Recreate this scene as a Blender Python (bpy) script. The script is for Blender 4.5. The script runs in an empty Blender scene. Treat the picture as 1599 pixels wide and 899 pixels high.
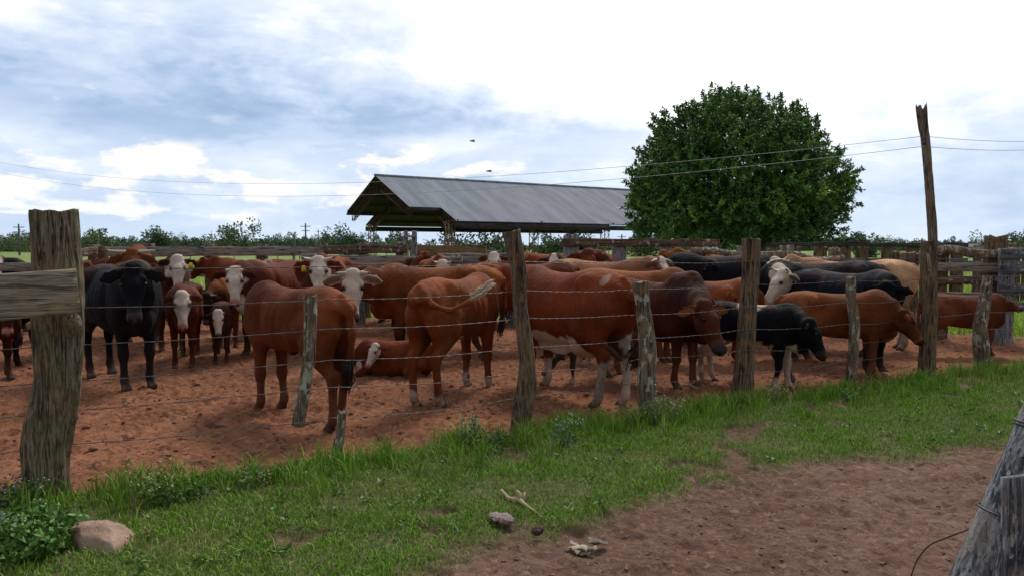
import bpy, math, random
import numpy as np
R = math.radians
rng = np.random.default_rng(7)
random.seed(7)
S = bpy.context.scene
COL = S.collection

# ------------------------------------------------------------------ camera
H = 1.6
F = 1200.0
PITCH = math.atan((449.5 - 383) / F)
cam_d = bpy.data.cameras.new("camera")
cam_d.sensor_width = 36.0
cam_d.lens = 36.0 * F / 1599.0
cam_d.clip_start = 0.05
cam_d.clip_end = 9000
cam = bpy.data.objects.new("camera", cam_d)
COL.objects.link(cam)
cam.location = (0, 0, H)
cam.rotation_euler = (math.pi / 2 - PITCH, 0, 0)
S.camera = cam

def P(px, py, Y):
    """world point seen at photo pixel (px,py) at forward distance Y"""
    a = (px - 799.5) / F
    b = -(py - 449.5) / F
    c, s = math.cos(PITCH), math.sin(PITCH)
    d = (a, c + b * s, -s + b * c)
    t = Y / d[1]
    return np.array((d[0] * t, Y, H + d[2] * t))

def G(px, py):
    a = (px - 799.5) / F
    b = -(py - 449.5) / F
    c, s = math.cos(PITCH), math.sin(PITCH)
    d = (a, c + b * s, -s + b * c)
    t = -H / d[2]
    return np.array((d[0] * t, d[1] * t, 0.0))

# ------------------------------------------------------------------ light
S.view_settings.view_transform = 'Standard'
S.view_settings.look = 'None'
S.view_settings.exposure = 0.5
S.view_settings.gamma = 1.0
S.view_settings.use_curve_mapping = False
SUN_EL, SUN_AZ = 48.0, 20.0     # azimuth clockwise from +Y

sun_d = bpy.data.lights.new("sun", 'SUN')
sun_d.energy = 2.0
sun_d.angle = R(14)
sun_d.color = (1.0, 0.94, 0.86)
sun = bpy.data.objects.new("sun", sun_d)
COL.objects.link(sun)
sun.rotation_euler = (R(SUN_EL - 90), 0, R(-SUN_AZ))
sun.location = (0, 0, 30)

world = bpy.data.worlds.new("World")
S.world = world
world.use_nodes = True

class NT:
    def __init__(self, tree):
        self.t = tree
        tree.nodes.clear()
    def n(self, typ, **kw):
        nd = self.t.nodes.new(typ)
        for k, v in kw.items():
            setattr(nd, k, v)
        return nd
    def l(self, a, b):
        self.t.links.new(a, b)
    def put(self, inp, v):
        if isinstance(v, bpy.types.NodeSocket):
            self.l(v, inp)
        elif isinstance(v, (tuple, list)) and inp.type == 'RGBA' and len(v) == 3:
            inp.default_value = (*v, 1)
        else:
            inp.default_value = v
    def m(self, op, a, b=0.0, c=None, clamp=False):
        nd = self.n('ShaderNodeMath', operation=op, use_clamp=clamp)
        self.put(nd.inputs[0], a)
        self.put(nd.inputs[1], b)
        if c is not None:
            self.put(nd.inputs[2], c)
        return nd.outputs[0]
    def vm(self, op, a, b):
        nd = self.n('ShaderNodeVectorMath', operation=op)
        self.put(nd.inputs[0], a)
        self.put(nd.inputs[1], b)
        return nd.outputs[0]
    def mix(self, f, a, b, blend='MIX'):
        nd = self.n('ShaderNodeMix', data_type='RGBA', blend_type=blend)
        nd.clamp_factor = True
        self.put(nd.inputs[0], f)
        self.put(nd.inputs[6], a)
        self.put(nd.inputs[7], b)
        return nd.outputs[2]
    def noise(self, vec, scale=5, detail=4, rough=0.5, dist=0.0, out=0):
        nd = self.n('ShaderNodeTexNoise')
        if vec is not None:
            self.l(vec, nd.inputs['Vector'])
        nd.inputs['Scale'].default_value = scale
        nd.inputs['Detail'].default_value = detail
        nd.inputs['Roughness'].default_value = rough
        nd.inputs['Distortion'].default_value = dist
        return nd.outputs[out]
    def ramp(self, f, stops, interp='LINEAR'):
        nd = self.n('ShaderNodeValToRGB')
        cr = nd.color_ramp
        cr.interpolation = interp
        while len(cr.elements) < len(stops):
            cr.elements.new(0.5)
        for e, (p, c) in zip(cr.elements, stops):
            e.position = p
            e.color = (*c, 1) if len(c) == 3 else c
        self.l(f, nd.inputs[0])
        return nd.outputs[0]
    def step(self, f, lo, hi):
        nd = self.n('ShaderNodeMapRange', interpolation_type='SMOOTHSTEP')
        self.put(nd.inputs[0], f)
        nd.inputs[1].default_value = lo
        nd.inputs[2].default_value = hi
        return nd.outputs[0]
    def scale(self, vec, s, loc=(0, 0, 0)):
        nd = self.n('ShaderNodeMapping')
        self.l(vec, nd.inputs[0])
        nd.inputs['Scale'].default_value = s
        nd.inputs['Location'].default_value = loc
        return nd.outputs[0]

def build_world():
    w = NT(world.node_tree)
    tc = w.n('ShaderNodeTexCoord')
    D = tc.outputs['Generated']
    sep = w.n('ShaderNodeSeparateXYZ'); w.l(D, sep.inputs[0])
    x, y, z = sep.outputs
    az = w.m('ARCTAN2', x, y)
    el = w.m('ARCSINE', z)
    sky = w.n('ShaderNodeTexSky', sky_type='NISHITA')
    sky.sun_disc = False
    sky.sun_elevation = R(SUN_EL)
    sky.sun_rotation = R(SUN_AZ)
    sky.air_density = 1.0
    sky.dust_density = 0.6
    comb = w.n('ShaderNodeCombineXYZ')
    w.l(az, comb.inputs[0]); w.l(w.m('MULTIPLY', el, 1.9), comb.inputs[1])
    uv = comb.outputs[0]
    n1 = w.noise(uv, 3.2, 7, 0.55, 0.25)
    n2 = w.noise(w.scale(uv, (1, 2.6, 1), (3.1, 1.7, 0)), 4.5, 6, 0.55, 0.15)
    n3 = w.noise(w.scale(uv, (1, 1, 1), (7.3, 4.2, 0)), 13, 8, 0.6, 0.3)
    def gauss(ca, ce, sa, se, amp, a_=az, e_=el):
        a = w.m('POWER', w.m('ABSOLUTE', w.m('DIVIDE', w.m('SUBTRACT', a_, ca), sa)), 2)
        b = w.m('POWER', w.m('ABSOLUTE', w.m('DIVIDE', w.m('SUBTRACT', e_, ce), se)), 2)
        return w.m('MULTIPLY', w.m('EXPONENT', w.m('MULTIPLY', w.m('ADD', a, b), -1)), amp)
    # wobble the lookup so the big shapes get cloudy rims
    wob = w.m('MULTIPLY', w.m('SUBTRACT', n1, 0.5), 0.22)
    wob2 = w.m('MULTIPLY', w.m('SUBTRACT', n3, 0.5), 0.07)
    aw = w.m('ADD', az, w.m('ADD', wob, wob2))
    ew = w.m('ADD', el, w.m('MULTIPLY', w.m('ADD', wob, wob2), 0.7))
    def g(*a):
        return gauss(*a, a_=aw, e_=ew)
    V = w.m('ADD', 0.47, w.m('MULTIPLY', w.m('SUBTRACT', n1, 0.5), 0.55))
    V = w.m('ADD', V, w.m('MULTIPLY', w.m('SUBTRACT', n2, 0.5), 0.55))
    V = w.m('ADD', V, w.m('MULTIPLY', w.m('SUBTRACT', n3, 0.5), 0.42))
    pf = w.noise(w.scale(uv, (1, 1.5, 1), (1.2, 6.4, 0)), 5.2, 10, 0.60, 0.2)
    V = w.m('ADD', V, w.m('MULTIPLY', w.m('SUBTRACT', w.step(pf, 0.44, 0.60), 0.45), 0.19))
    for t in [(0.30, 0.36, 0.38, 0.20, 1.1),     # overexposed cloud, upper right
              (0.05, 0.30, 0.16, 0.10, 0.55),
              (0.55, 0.20, 0.16, 0.06, 0.28),
              (-0.62, 0.33, 0.12, 0.05, 0.40),   # bright corner top left
              (-0.35, 0.28, 0.30, 0.07, 0.16),
              (-0.42, 0.165, 0.34, 0.035, -0.34),  # slate band on the left
              (-0.05, 0.145, 0.30, 0.022, -0.22),
              (-0.52, 0.215, 0.20, 0.03, -0.10),
              (0.0, 0.05, 1.2, 0.035, -0.06),
              (0.50, 0.045, 0.25, 0.045, -0.15),
              (0.62, 0.31, 0.05, 0.03, -0.45)]:
        V = w.m('ADD', V, g(*t))
    base = w.ramp(V, [(0.0, (0.24, 0.33, 0.50)), (0.20, (0.32, 0.42, 0.58)), (0.40, (0.45, 0.53, 0.67)),
                      (0.58, (0.57, 0.63, 0.72)), (0.76, (0.72, 0.75, 0.80)), (0.95, (1.10, 1.11, 1.13))])
    # low sun-lit cumulus heads
    cn = w.noise(w.scale(uv, (1, 1.35, 1), (2.35, 0.9, 0)), 7.5, 9, 0.58, 0.1)
    band = g(-0.45, 0.092, 0.5, 0.030, 1.0)
    band = w.m('ADD', band, g(-0.40, 0.045, 0.35, 0.012, 0.5))
    band = w.m('ADD', band, g(-0.44, 0.172, 0.14, 0.012, 0.35))
    cm = w.step(w.m('ADD', cn, w.m('MULTIPLY', band, 0.20)), 0.60, 0.68)
    cm = w.m('MULTIPLY', cm, w.step(band, 0.05, 0.5))
    c1 = w.mix(w.m('MULTIPLY', cm, 0.9), base, (0.82, 0.775, 0.70, 1))
    # horizon veil
    hz = w.m('EXPONENT', w.m('MULTIPLY', w.m('ABSOLUTE', el), -16))
    c2 = w.mix(w.m('MULTIPLY', hz, 0.55), c1, (0.47, 0.60, 0.75, 1))
    # clear openings let the blue sky through
    hole = g(-0.12, 0.335, 0.05, 0.016, 1.0)
    cover = w.m('SUBTRACT', 0.95, w.m('MULTIPLY', w.step(hole, 0.3, 0.9), 0.8))
    skyc = w.mix(1.0, sky.outputs[0], (1, 1, 1, 1), 'MULTIPLY')
    cl10 = w.vm('MULTIPLY', c2, (10, 10, 10))
    # unseen sky behind the camera, darkened to deepen shade on camera-facing sides
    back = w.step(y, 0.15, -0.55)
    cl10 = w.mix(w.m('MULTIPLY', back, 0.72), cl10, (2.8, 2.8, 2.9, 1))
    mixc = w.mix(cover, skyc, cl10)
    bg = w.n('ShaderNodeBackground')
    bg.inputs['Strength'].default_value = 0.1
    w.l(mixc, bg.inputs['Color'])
    out = w.n('ShaderNodeOutputWorld')
    w.l(bg.outputs[0], out.inputs['Surface'])
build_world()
try:
    world.cycles.sampling_method = 'MANUAL'
    world.cycles.sample_map_resolution = 512
except Exception:
    pass
S.cycles.max_bounces = 5
S.cycles.diffuse_bounces = 3
S.cycles.glossy_bounces = 2
S.cycles.transmission_bounces = 2
S.cycles.transparent_max_bounces = 4

# ------------------------------------------------------------------ noise
def _hash(ix, iy, iz, seed):
    h = (ix.astype(np.int64) * 374761393 + iy.astype(np.int64) * 668265263 + iz.astype(np.int64) * 2147483647 + seed * 1274126177) & 0xffffffff
    h = ((h ^ (h >> 13)) * 1274126177) & 0xffffffff
    h = ((h ^ (h >> 16)) * 2246822519) & 0xffffffff
    return ((h ^ (h >> 15)) & 0xffffff) / float(0xffffff)

def vnoise(x, y, z=None, seed=0):
    if z is None:
        z = np.zeros_like(x)
    x0, y0, z0 = np.floor(x), np.floor(y), np.floor(z)
    fx, fy, fz = x - x0, y - y0, z - z0
    fx, fy, fz = [f * f * (3 - 2 * f) for f in (fx, fy, fz)]
    r = 0
    zz = (0, 1) if np.any(fz) else (0,)
    for dz in zz:
        wz = fz if dz else 1 - fz
        for dy in (0, 1):
            wy = fy if dy else 1 - fy
            for dx in (0, 1):
                wx = fx if dx else 1 - fx
                r = r + wx * wy * wz * _hash(x0 + dx, y0 + dy, z0 + dz, seed)
    return r

def fbm(x, y, z=None, sc=1.0, oc=4, seed=0, gain=0.5):
    a, t, r = 1.0, 0.0, 0
    for i in range(oc):
        r = r + a * vnoise(x * sc, y * sc, None if z is None else z * sc, seed + i * 17)
        t += a
        a *= gain
        sc *= 2.03
    return r / t

# ------------------------------------------------------------------ mesh helpers
class MB:
    def __init__(self):
        self.v, self.f, self.n = [], [], 0
    def add(self, v, f):
        v = np.asarray(v, float).reshape(-1, 3)
        self.v.append(v)
        f = np.asarray(f)
        self.f.append(f + self.n)
        self.n += len(v)
        return self
    def box(self, c, s, rot=None, bev=0.0):
        c = np.asarray(c, float)
        hx, hy, hz = np.asarray(s, float) / 2
        b = min(bev, hx * .9, hy * .9, hz * .9)
        if b <= 0:
            v = np.array([(sx * hx, sy * hy, sz * hz) for sx in (-1, 1) for sy in (-1, 1) for sz in (-1, 1)])
            f = [(0, 1, 3, 2), (4, 6, 7, 5), (0, 4, 5, 1), (2, 3, 7, 6), (0, 2, 6, 4), (1, 5, 7, 3)]
            if rot is not None:
                v = v @ np.asarray(rot).T
            return self.add(v + c, np.array(f))
        # chamfered: octagonal prism along x with shrunk ends
        ring = [(-hy + b, -hz), (hy - b, -hz), (hy, -hz + b), (hy, hz - b), (hy - b, hz), (-hy + b, hz), (-hy, hz - b), (-hy, -hz + b)]
        v = []
        for (xx, k) in ((-hx, 1 - b / max(hy, hz)), (-hx + b, 1), (hx - b, 1), (hx, 1 - b / max(hy, hz))):
            for (yy, zz) in ring:
                v.append((xx, yy * k, zz * k))
        v = np.array(v)
        f = []
        for i in range(3):
            for j in range(8):
                a, bb = i * 8 + j, i * 8 + (j + 1) % 8
                f.append((a, a + 8, bb + 8, bb))
        if rot is not None:
            v = v @ np.asarray(rot).T
        n0 = self.n
        self.add(v + c, np.array(f))
        for base, sgn in ((n0, 1), (n0 + 24, -1)):
            for q in ((0, 1, 2, 3), (0, 3, 4, 7), (4, 5, 6, 7)):
                q = q if sgn > 0 else q[::-1]
                self.f.append(np.array([[base + i for i in q]]))
        return self
    def tube(self, pts, rad, seg=8, cap=True, up=(0, 0, 1)):
        pts = np.asarray(pts, float)
        n = len(pts)
        rad = np.broadcast_to(np.asarray(rad, float).reshape(-1, 1) if np.ndim(rad) == 1 else rad, (n, seg)) if np.ndim(rad) else np.full((n, seg), float(rad))
        T = np.gradient(pts, axis=0)
        T /= np.linalg.norm(T, axis=1)[:, None] + 1e-12
        u = np.asarray(up, float)
        if abs(np.dot(u, T[0])) > 0.9:
            u = np.array((1.0, 0, 0))
        v = []
        A = None
        for i in range(n):
            if A is None:
                A = np.cross(T[i], u)
            A = A - T[i] * np.dot(A, T[i])
            A /= np.linalg.norm(A)
            B = np.cross(T[i], A)
            a = np.arange(seg) * 2 * math.pi / seg
            v.append(pts[i] + (np.cos(a) * rad[i])[:, None] * A + (np.sin(a) * rad[i])[:, None] * B)
        v = np.concatenate(v)
        i, j = np.meshgrid(np.arange(n - 1), np.arange(seg), indexing='ij')
        a = i * seg + j
        b = i * seg + (j + 1) % seg
        f = np.stack([a, b, b + seg, a + seg], -1).reshape(-1, 4)
        n0 = self.n
        self.add(v, f)
        if cap:
            self.v.append(np.array([pts[0], pts[-1]])); c0 = self.n; self.n += 2
            j = np.arange(seg)
            self.f.append(np.stack([np.full(seg, c0), n0 + (j + 1) % seg, n0 + j], -1))
            e = n0 + (n - 1) * seg
            self.f.append(np.stack([np.full(seg, c0 + 1), e + j, e + (j + 1) % seg], -1))
        return self
    def build(self, name, mat, parent=None, smooth=True, colors=None):
        V = np.concatenate(self.v)
        me = bpy.data.meshes.new(name)
        loops, starts, tot = [], [], 0
        li, ls = [], []
        for f in self.f:
            k = f.shape[1]
            li.append(f.reshape(-1))
            ls.append(tot + np.arange(len(f)) * k)
            tot += f.size
        li = np.concatenate(li); ls = np.concatenate(ls)
        me.vertices.add(len(V)); me.loops.add(len(li)); me.polygons.add(len(ls))
        me.vertices.foreach_set('co', V.astype(np.float32).ravel())
        me.loops.foreach_set('vertex_index', li.astype(np.int32))
        me.polygons.foreach_set('loop_start', ls.astype(np.int32))
        me.update(calc_edges=True)
        if smooth:
            me.polygons.foreach_set('use_smooth', np.ones(len(ls), bool))
        if colors is not None:
            for nm, arr in colors.items():
                at = me.color_attributes.new(nm, 'FLOAT_COLOR', 'POINT')
                c = np.ones((len(V), 4), np.float32)
                arr = np.asarray(arr)
                c[:, :3] = arr if arr.ndim == 2 else arr[:, None]
                at.data.foreach_set('color', c.ravel())
        me.validate()
        o = bpy.data.objects.new(name, me)
        COL.objects.link(o)
        if mat:
            me.materials.append(mat)
        if parent:
            o.parent = parent
        return o

def tag(o, label=None, cat=None, group=None, kind=None):
    if label: o['label'] = label
    if cat: o['category'] = cat
    if group: o['group'] = group
    if kind: o['kind'] = kind
    return o

def empty(name, loc=(0, 0, 0), rz=0.0, label=None, cat=None, group=None):
    o = bpy.data.objects.new(name, None)
    o.empty_display_size = 0.2
    COL.objects.link(o)
    o.location = loc
    o.rotation_euler = (0, 0, rz)
    return tag(o, label, cat, group)

def rotz(a):
    c, s = math.cos(a), math.sin(a)
    return np.array([(c, -s, 0), (s, c, 0), (0, 0, 1)])

# ------------------------------------------------------------------ materials
def new_mat(name):
    m = bpy.data.materials.new(name)
    m.use_nodes = True
    return m, NT(m.node_tree)

def finish(m, t, col, rough=0.8, bump=None, bstr=0.3, bdist=0.01, spec=0.3, metal=0.0, extra=None):
    b = t.n('ShaderNodeBsdfPrincipled')
    t.put(b.inputs['Base Color'], col)
    t.put(b.inputs['Roughness'], rough)
    t.put(b.inputs['Metallic'], metal)
    b.inputs['Specular IOR Level'].default_value = spec
    if bump is not None:
        bn = t.n('ShaderNodeBump')
        bn.inputs['Strength'].default_value = bstr
        bn.inputs['Distance'].default_value = bdist
        t.l(bump, bn.inputs['Height'])
        t.l(bn.outputs[0], b.inputs['Normal'])
    if extra:
        for k, v in extra.items():
            t.put(b.inputs[k], v)
    o = t.n('ShaderNodeOutputMaterial')
    t.l(b.outputs[0], o.inputs[0])
    return m

def mat_wood(name, dark, light, lichen=0.3, lich=(0.42, 0.42, 0.36), moss=0.0, grain=(70, 70, 5.0), axis='Z', bstr=1.0):
    m, t = new_mat(name)
    tc = t.n('ShaderNodeTexCoord'); o = tc.outputs['Object']
    info = t.n('ShaderNodeObjectInfo')
    sh = t.vm('ADD', o, t.vm('MULTIPLY', t.n('ShaderNodeCombineXYZ').outputs[0], (0, 0, 0)))
    g = grain if axis == 'Z' else ((grain[2], grain[0], grain[1]))
    gv = t.scale(o, g)
    n = t.noise(gv, 1.0, 6, 0.62, 0.9)
    n2 = t.noise(t.scale(o, tuple(k * 0.4 for k in g)), 1.0, 4, 0.6, 1.2)
    fine = t.noise(t.scale(o, tuple(k * 2.2 for k in g)), 1.0, 5, 0.7, 0.6)
    c = t.mix(t.step(t.m('ADD', t.m('MULTIPLY', n, .6), t.m('MULTIPLY', fine, .4)), 0.40, 0.62), dark, light)
    crack = t.step(n2, 0.415, 0.45)
    c = t.mix(t.m('MULTIPLY', t.m('SUBTRACT', 1, crack), 0.75), c, tuple(k * 0.25 for k in dark))
    big = t.noise(o, 4, 5, 0.6)
    c = t.mix(t.m('MULTIPLY', t.step(big, 0.48, 0.60), 0.5), c, (light[0] * .95, light[1] * .75, light[2] * .55))
    if moss:
        mn = t.noise(o, 7, 5, 0.6, 0.5)
        c = t.mix(t.m('MULTIPLY', t.step(mn, 0.5, 0.62), moss), c, (0.10, 0.13, 0.055, 1))
    if lichen:
        ln = t.noise(t.scale(o, (1, 1, 0.6), (3, 1, 2)), 17, 5, 0.6, 0.4)
        lm = t.m('MULTIPLY', t.step(ln, 0.60 - lichen * 0.12, 0.66 - lichen * 0.1), 0.85)
        c = t.mix(lm, c, lich)
    hgt = t.m('ADD', n, t.m('MULTIPLY', crack, 0.8))
    return finish(m, t, c, 0.88, hgt, bstr, 0.012, 0.2)

M = {}
M['post'] = mat_wood('weathered_post_wood', (0.050, 0.030, 0.018), (0.25, 0.175, 0.115), 0.0, moss=0.12)
M['pole'] = mat_wood('grey_brown_pole_wood', (0.08, 0.06, 0.045), (0.28, 0.215, 0.16), 0.0)
M['post_lichen'] = mat_wood('lichen_post_wood', (0.075, 0.055, 0.036), (0.26, 0.20, 0.135), 0.55)
M['post_green'] = mat_wood('mossy_post_wood', (0.055, 0.038, 0.024), (0.27, 0.215, 0.14), 0.0, moss=0.40)
M['post_grey'] = mat_wood('grey_post_wood', (0.08, 0.082, 0.088), (0.34, 0.345, 0.36), 0.1)
M['plank'] = mat_wood('grey_plank_wood', (0.15, 0.12, 0.085), (0.36, 0.31, 0.23), 0.0, moss=0.15, axis='X', grain=(70, 70, 3.2), bstr=0.6)
M['plank_grey'] = mat_wood('silver_plank_wood', (0.13, 0.115, 0.10), (0.36, 0.325, 0.29), 0.0, axis='X', grain=(50, 50, 3))
M['plank_brown'] = mat_wood('brown_plank_wood', (0.06, 0.038, 0.024), (0.19, 0.13, 0.085), 0.1, axis='X', grain=(50, 50, 3))
M['plank_tan'] = mat_wood('tan_plank_wood', (0.12, 0.075, 0.035), (0.26, 0.175, 0.09), 0.0, axis='X', grain=(30, 30, 3))
M['plank_slate'] = mat_wood('slate_plank_wood', (0.05, 0.055, 0.065), (0.16, 0.17, 0.19), 0.1, axis='X', grain=(40, 40, 3))
M['beam_dark'] = mat_wood('dark_beam_wood', (0.025, 0.022, 0.03), (0.08, 0.065, 0.07), 0.0, axis='X', grain=(30, 30, 3))

def mat_attr(name, rough=0.6, spec=0.3, bscale=60, bstr=0.25, var=0.25, sheen=0.0, trans=0.0):
    m, t = new_mat(name)
    a = t.n('ShaderNodeAttribute', attribute_name='Col')
    tc = t.n('ShaderNodeTexCoord')
    n = t.noise(tc.outputs['Object'], bscale, 5, 0.6)
    n2 = t.noise(tc.outputs['Object'], 3.5, 5, 0.6)
    f = t.m('ADD', 1 - var, t.m('MULTIPLY', t.m('ADD', n, n2), var))
    cc = t.n('ShaderNodeCombineXYZ')
    for i in range(3): t.l(f, cc.inputs[i])
    c = t.vm('MULTIPLY', a.outputs['Color'], cc.outputs[0])
    ex = {}
    if sheen:
        ex['Sheen Weight'] = sheen
        ex['Sheen Roughness'] = 0.4
    return finish(m, t, c, rough, n, bstr, 0.006, spec, extra=ex)
def mat_hide():
    m, t = new_mat('cattle_coat')
    a = t.n('ShaderNodeAttribute', attribute_name='Col')
    tc = t.n('ShaderNodeTexCoord'); o = tc.outputs['Object']
    n = t.noise(t.scale(o, (1, 1, 0.45)), 95, 4, 0.65, 0.5)
    n2 = t.noise(o, 5, 6, 0.65)
    n3 = t.noise(t.scale(o, (1, 1, 0.6)), 26, 4, 0.6, 0.4)
    n4 = t.noise(t.scale(o, (1, 1, 0.35)), 240, 3, 0.6)
    f = t.m('ADD', -0.12, t.m('ADD', t.m('MULTIPLY', n, 0.55), t.m('ADD', t.m('MULTIPLY', n2, 0.70), t.m('ADD', t.m('MULTIPLY', n3, 0.55), t.m('MULTIPLY', n4, 0.35)))))
    f = t.m('MAXIMUM', f, 0.2)
    cc = t.n('ShaderNodeCombineXYZ')
    for i in range(3): t.l(f, cc.inputs[i])
    c = t.vm('MULTIPLY', a.outputs['Color'], cc.outputs[0])
    c = t.vm('MULTIPLY', c, (0.96, 0.88, 0.84))
    n5 = t.noise(t.scale(o, (1, 1, 0.6)), 10, 4, 0.6, 0.9)
    h = t.m('ADD', t.m('ADD', t.m('MULTIPLY', n, 0.5), n3), t.m('MULTIPLY', n5, 1.8))
    rg = t.m('ADD', 0.62, t.m('MULTIPLY', n2, 0.3))
    return finish(m, t, c, rg, h, 0.8, 0.014, 0.09)
M['hide'] = mat_hide()
M['horn'] = mat_attr('horn_keratin', 0.45, 0.4, 30, 0.2, 0.3)
M['leafy'] = mat_attr('leaf_foliage', 0.42, 0.45, 9, 0.0, 0.35)
M['far_leaf'] = mat_attr('far_foliage', 0.75, 0.2, 3, 0.0, 0.4)
M['grass'] = mat_attr('grass_blades', 0.6, 0.3, 5, 0.0, 0.2)
M['litter'] = mat_attr('dry_litter', 0.85, 0.2, 40, 0.6, 0.5)

def mat_flat(name, c, rough=0.6, metal=0.0, spec=0.4, nscale=12, amt=0.35, c2=None, bstr=0.2):
    m, t = new_mat(name)
    tc = t.n('ShaderNodeTexCoord')
    n = t.noise(tc.outputs['Object'], nscale, 5, 0.6)
    col = t.mix(t.step(n, 0.35, 0.68), c, c2 if c2 else tuple(k * (1 - amt) for k in c))
    return finish(m, t, col, rough, n, bstr, 0.005, spec, metal)
M['eye'] = mat_flat('eye_gloss', (0.006, 0.004, 0.003), 0.3, spec=0.25, amt=0.1)
M['tag'] = mat_flat('yellow_tag_plastic', (0.75, 0.48, 0.03), 0.45, amt=0.1)
M['wire'] = mat_flat('galvanised_wire', (0.12, 0.12, 0.12), 0.5, 0.6, 0.5, 40, 0.5, (0.10, 0.075, 0.06))
M['dark_wire'] = mat_flat('dark_tie_wire', (0.03, 0.03, 0.035), 0.5, 0.5)
M['cable'] = mat_flat('pale_cable', (0.55, 0.54, 0.52), 0.6, 0.0)
M['rust'] = mat_flat('rusty_steel', (0.075, 0.04, 0.026), 0.8, 0.1, 0.3, 9, 0.4, (0.04, 0.02, 0.013))
M['rust_pale'] = mat_flat('pale_rusty_steel', (0.30, 0.22, 0.16), 0.7, 0.1, 0.3, 9, 0.4, (0.16, 0.08, 0.05))
M['bird'] = mat_flat('bird_feathers', (0.02, 0.02, 0.022), 0.7)
M['bark'] = mat_wood('tree_bark', (0.035, 0.026, 0.02), (0.12, 0.095, 0.07), 0.2)
M['pole_far'] = mat_flat('distant_pole_wood', (0.10, 0.11, 0.13), 0.8)
M['stone'] = None

def mat_roof():
    m, t = new_mat('corrugated_zinc')
    tc = t.n('ShaderNodeTexCoord'); o = tc.outputs['Object']
    sep = t.n('ShaderNodeSeparateXYZ'); t.l(o, sep.inputs[0])
    n = t.noise(t.scale(o, (1.6, 0.35, 0.35)), 1.0, 6, 0.6)
    n2 = t.noise(o, 2.5, 7, 0.65, 0.4)
    sheet = t.m('FLOOR', t.m('DIVIDE', sep.outputs[0], 0.86))
    sn = t.n('ShaderNodeTexWhiteNoise', noise_dimensions='1D'); t.l(sheet, sn.inputs['W'])
    c = t.mix(sn.outputs['Value'], (0.195, 0.215, 0.250, 1), (0.245, 0.265, 0.295, 1))
    c = t.mix(t.m('MULTIPLY', t.step(n, 0.35, 0.7), 0.5), c, (0.095, 0.103, 0.118, 1))
    c = t.mix(t.m('MULTIPLY', t.step(n2, 0.54, 0.68), 0.5), c, (0.17, 0.14, 0.12, 1))
    fr = t.m('FRACT', t.m('DIVIDE', sep.outputs[0], 0.86))
    seam = t.m('SUBTRACT', 1, t.step(fr, 0.0, 0.09))
    c = t.mix(t.m('MULTIPLY', seam, 0.45), c, (0.11, 0.10, 0.095, 1))
    return finish(m, t, c, 0.75, n2, 0.3, 0.02, 0.12, 0.0)
M['roof'] = mat_roof()

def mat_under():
    m, t = new_mat('shaded_roof_underside')
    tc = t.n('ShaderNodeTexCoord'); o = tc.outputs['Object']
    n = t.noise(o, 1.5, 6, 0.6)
    c = t.mix(t.step(n, 0.35, 0.7), (0.045, 0.055, 0.035, 1), (0.075, 0.085, 0.05, 1))  # shade and greenish bounce light under the roof are put into these colours
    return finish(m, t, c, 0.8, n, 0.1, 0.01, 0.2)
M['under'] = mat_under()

def mat_stone():
    m, t = new_mat('pink_stone')
    tc = t.n('ShaderNodeTexCoord'); o = tc.outputs['Object']
    n = t.noise(o, 14, 7, 0.65)
    n2 = t.noise(o, 5, 5, 0.6, 0.5)
    c = t.mix(t.step(n2, 0.35, 0.65), (0.30, 0.19, 0.13, 1), (0.42, 0.30, 0.22, 1))
    c = t.mix(t.m('MULTIPLY', t.step(n, 0.55, 0.7), 0.6), c, (0.20, 0.12, 0.08, 1))
    return finish(m, t, c, 0.95, n, 1.0, 0.03, 0.1)
M['stone'] = mat_stone()

# ------------------------------------------------------------------ ground
FX0, FY0, FSL = -2.9, 4.8, 0.55
def fence_y(x):
    return FY0 + FSL * (x - FX0)
_bx = np.array([-6, -1.3, -1.0, -0.56, 0, 0.3, 0.79, 1.27, 2.1, 2.9, 3.8, 8, 30])
_by = np.array([1.0, 1.6, 3.0, 3.72, 4.25, 4.15, 4.72, 5.1, 5.6, 5.78, 6.05, 7.2, 14.0])
def grass_mask(x, y):
    """>0 where the verge grass grows"""
    wob = (fbm(x, y, sc=1.6, oc=4, seed=5) - 0.5) * 1.1
    path = y - np.interp(x, _bx, _by) + wob * 0.45 + 0.22
    pen = fence_y(x) + 0.10 + (fbm(x, y, sc=2.2, oc=3, seed=9) - 0.5) * 0.45 - y
    m = np.minimum(path, pen) * 3.0
    bald = (0.345 - fbm(x, y, sc=2.4, oc=3, seed=31)) * 14
    return np.clip(np.minimum(m, 1.0) - np.clip(bald, 0, 1) * 0.8, 0, 1)
def field_mask(x, y):
    back = np.interp(x, [-20, 2.5, 5, 8, 12], [16.6, 16.2, 14.0, 13.3, 13.0]) + (fbm(x, y, sc=1.1, oc=3, seed=3) - .5) * 1.3
    return np.clip((y - back) * 1.2, 0, 1)

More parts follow.
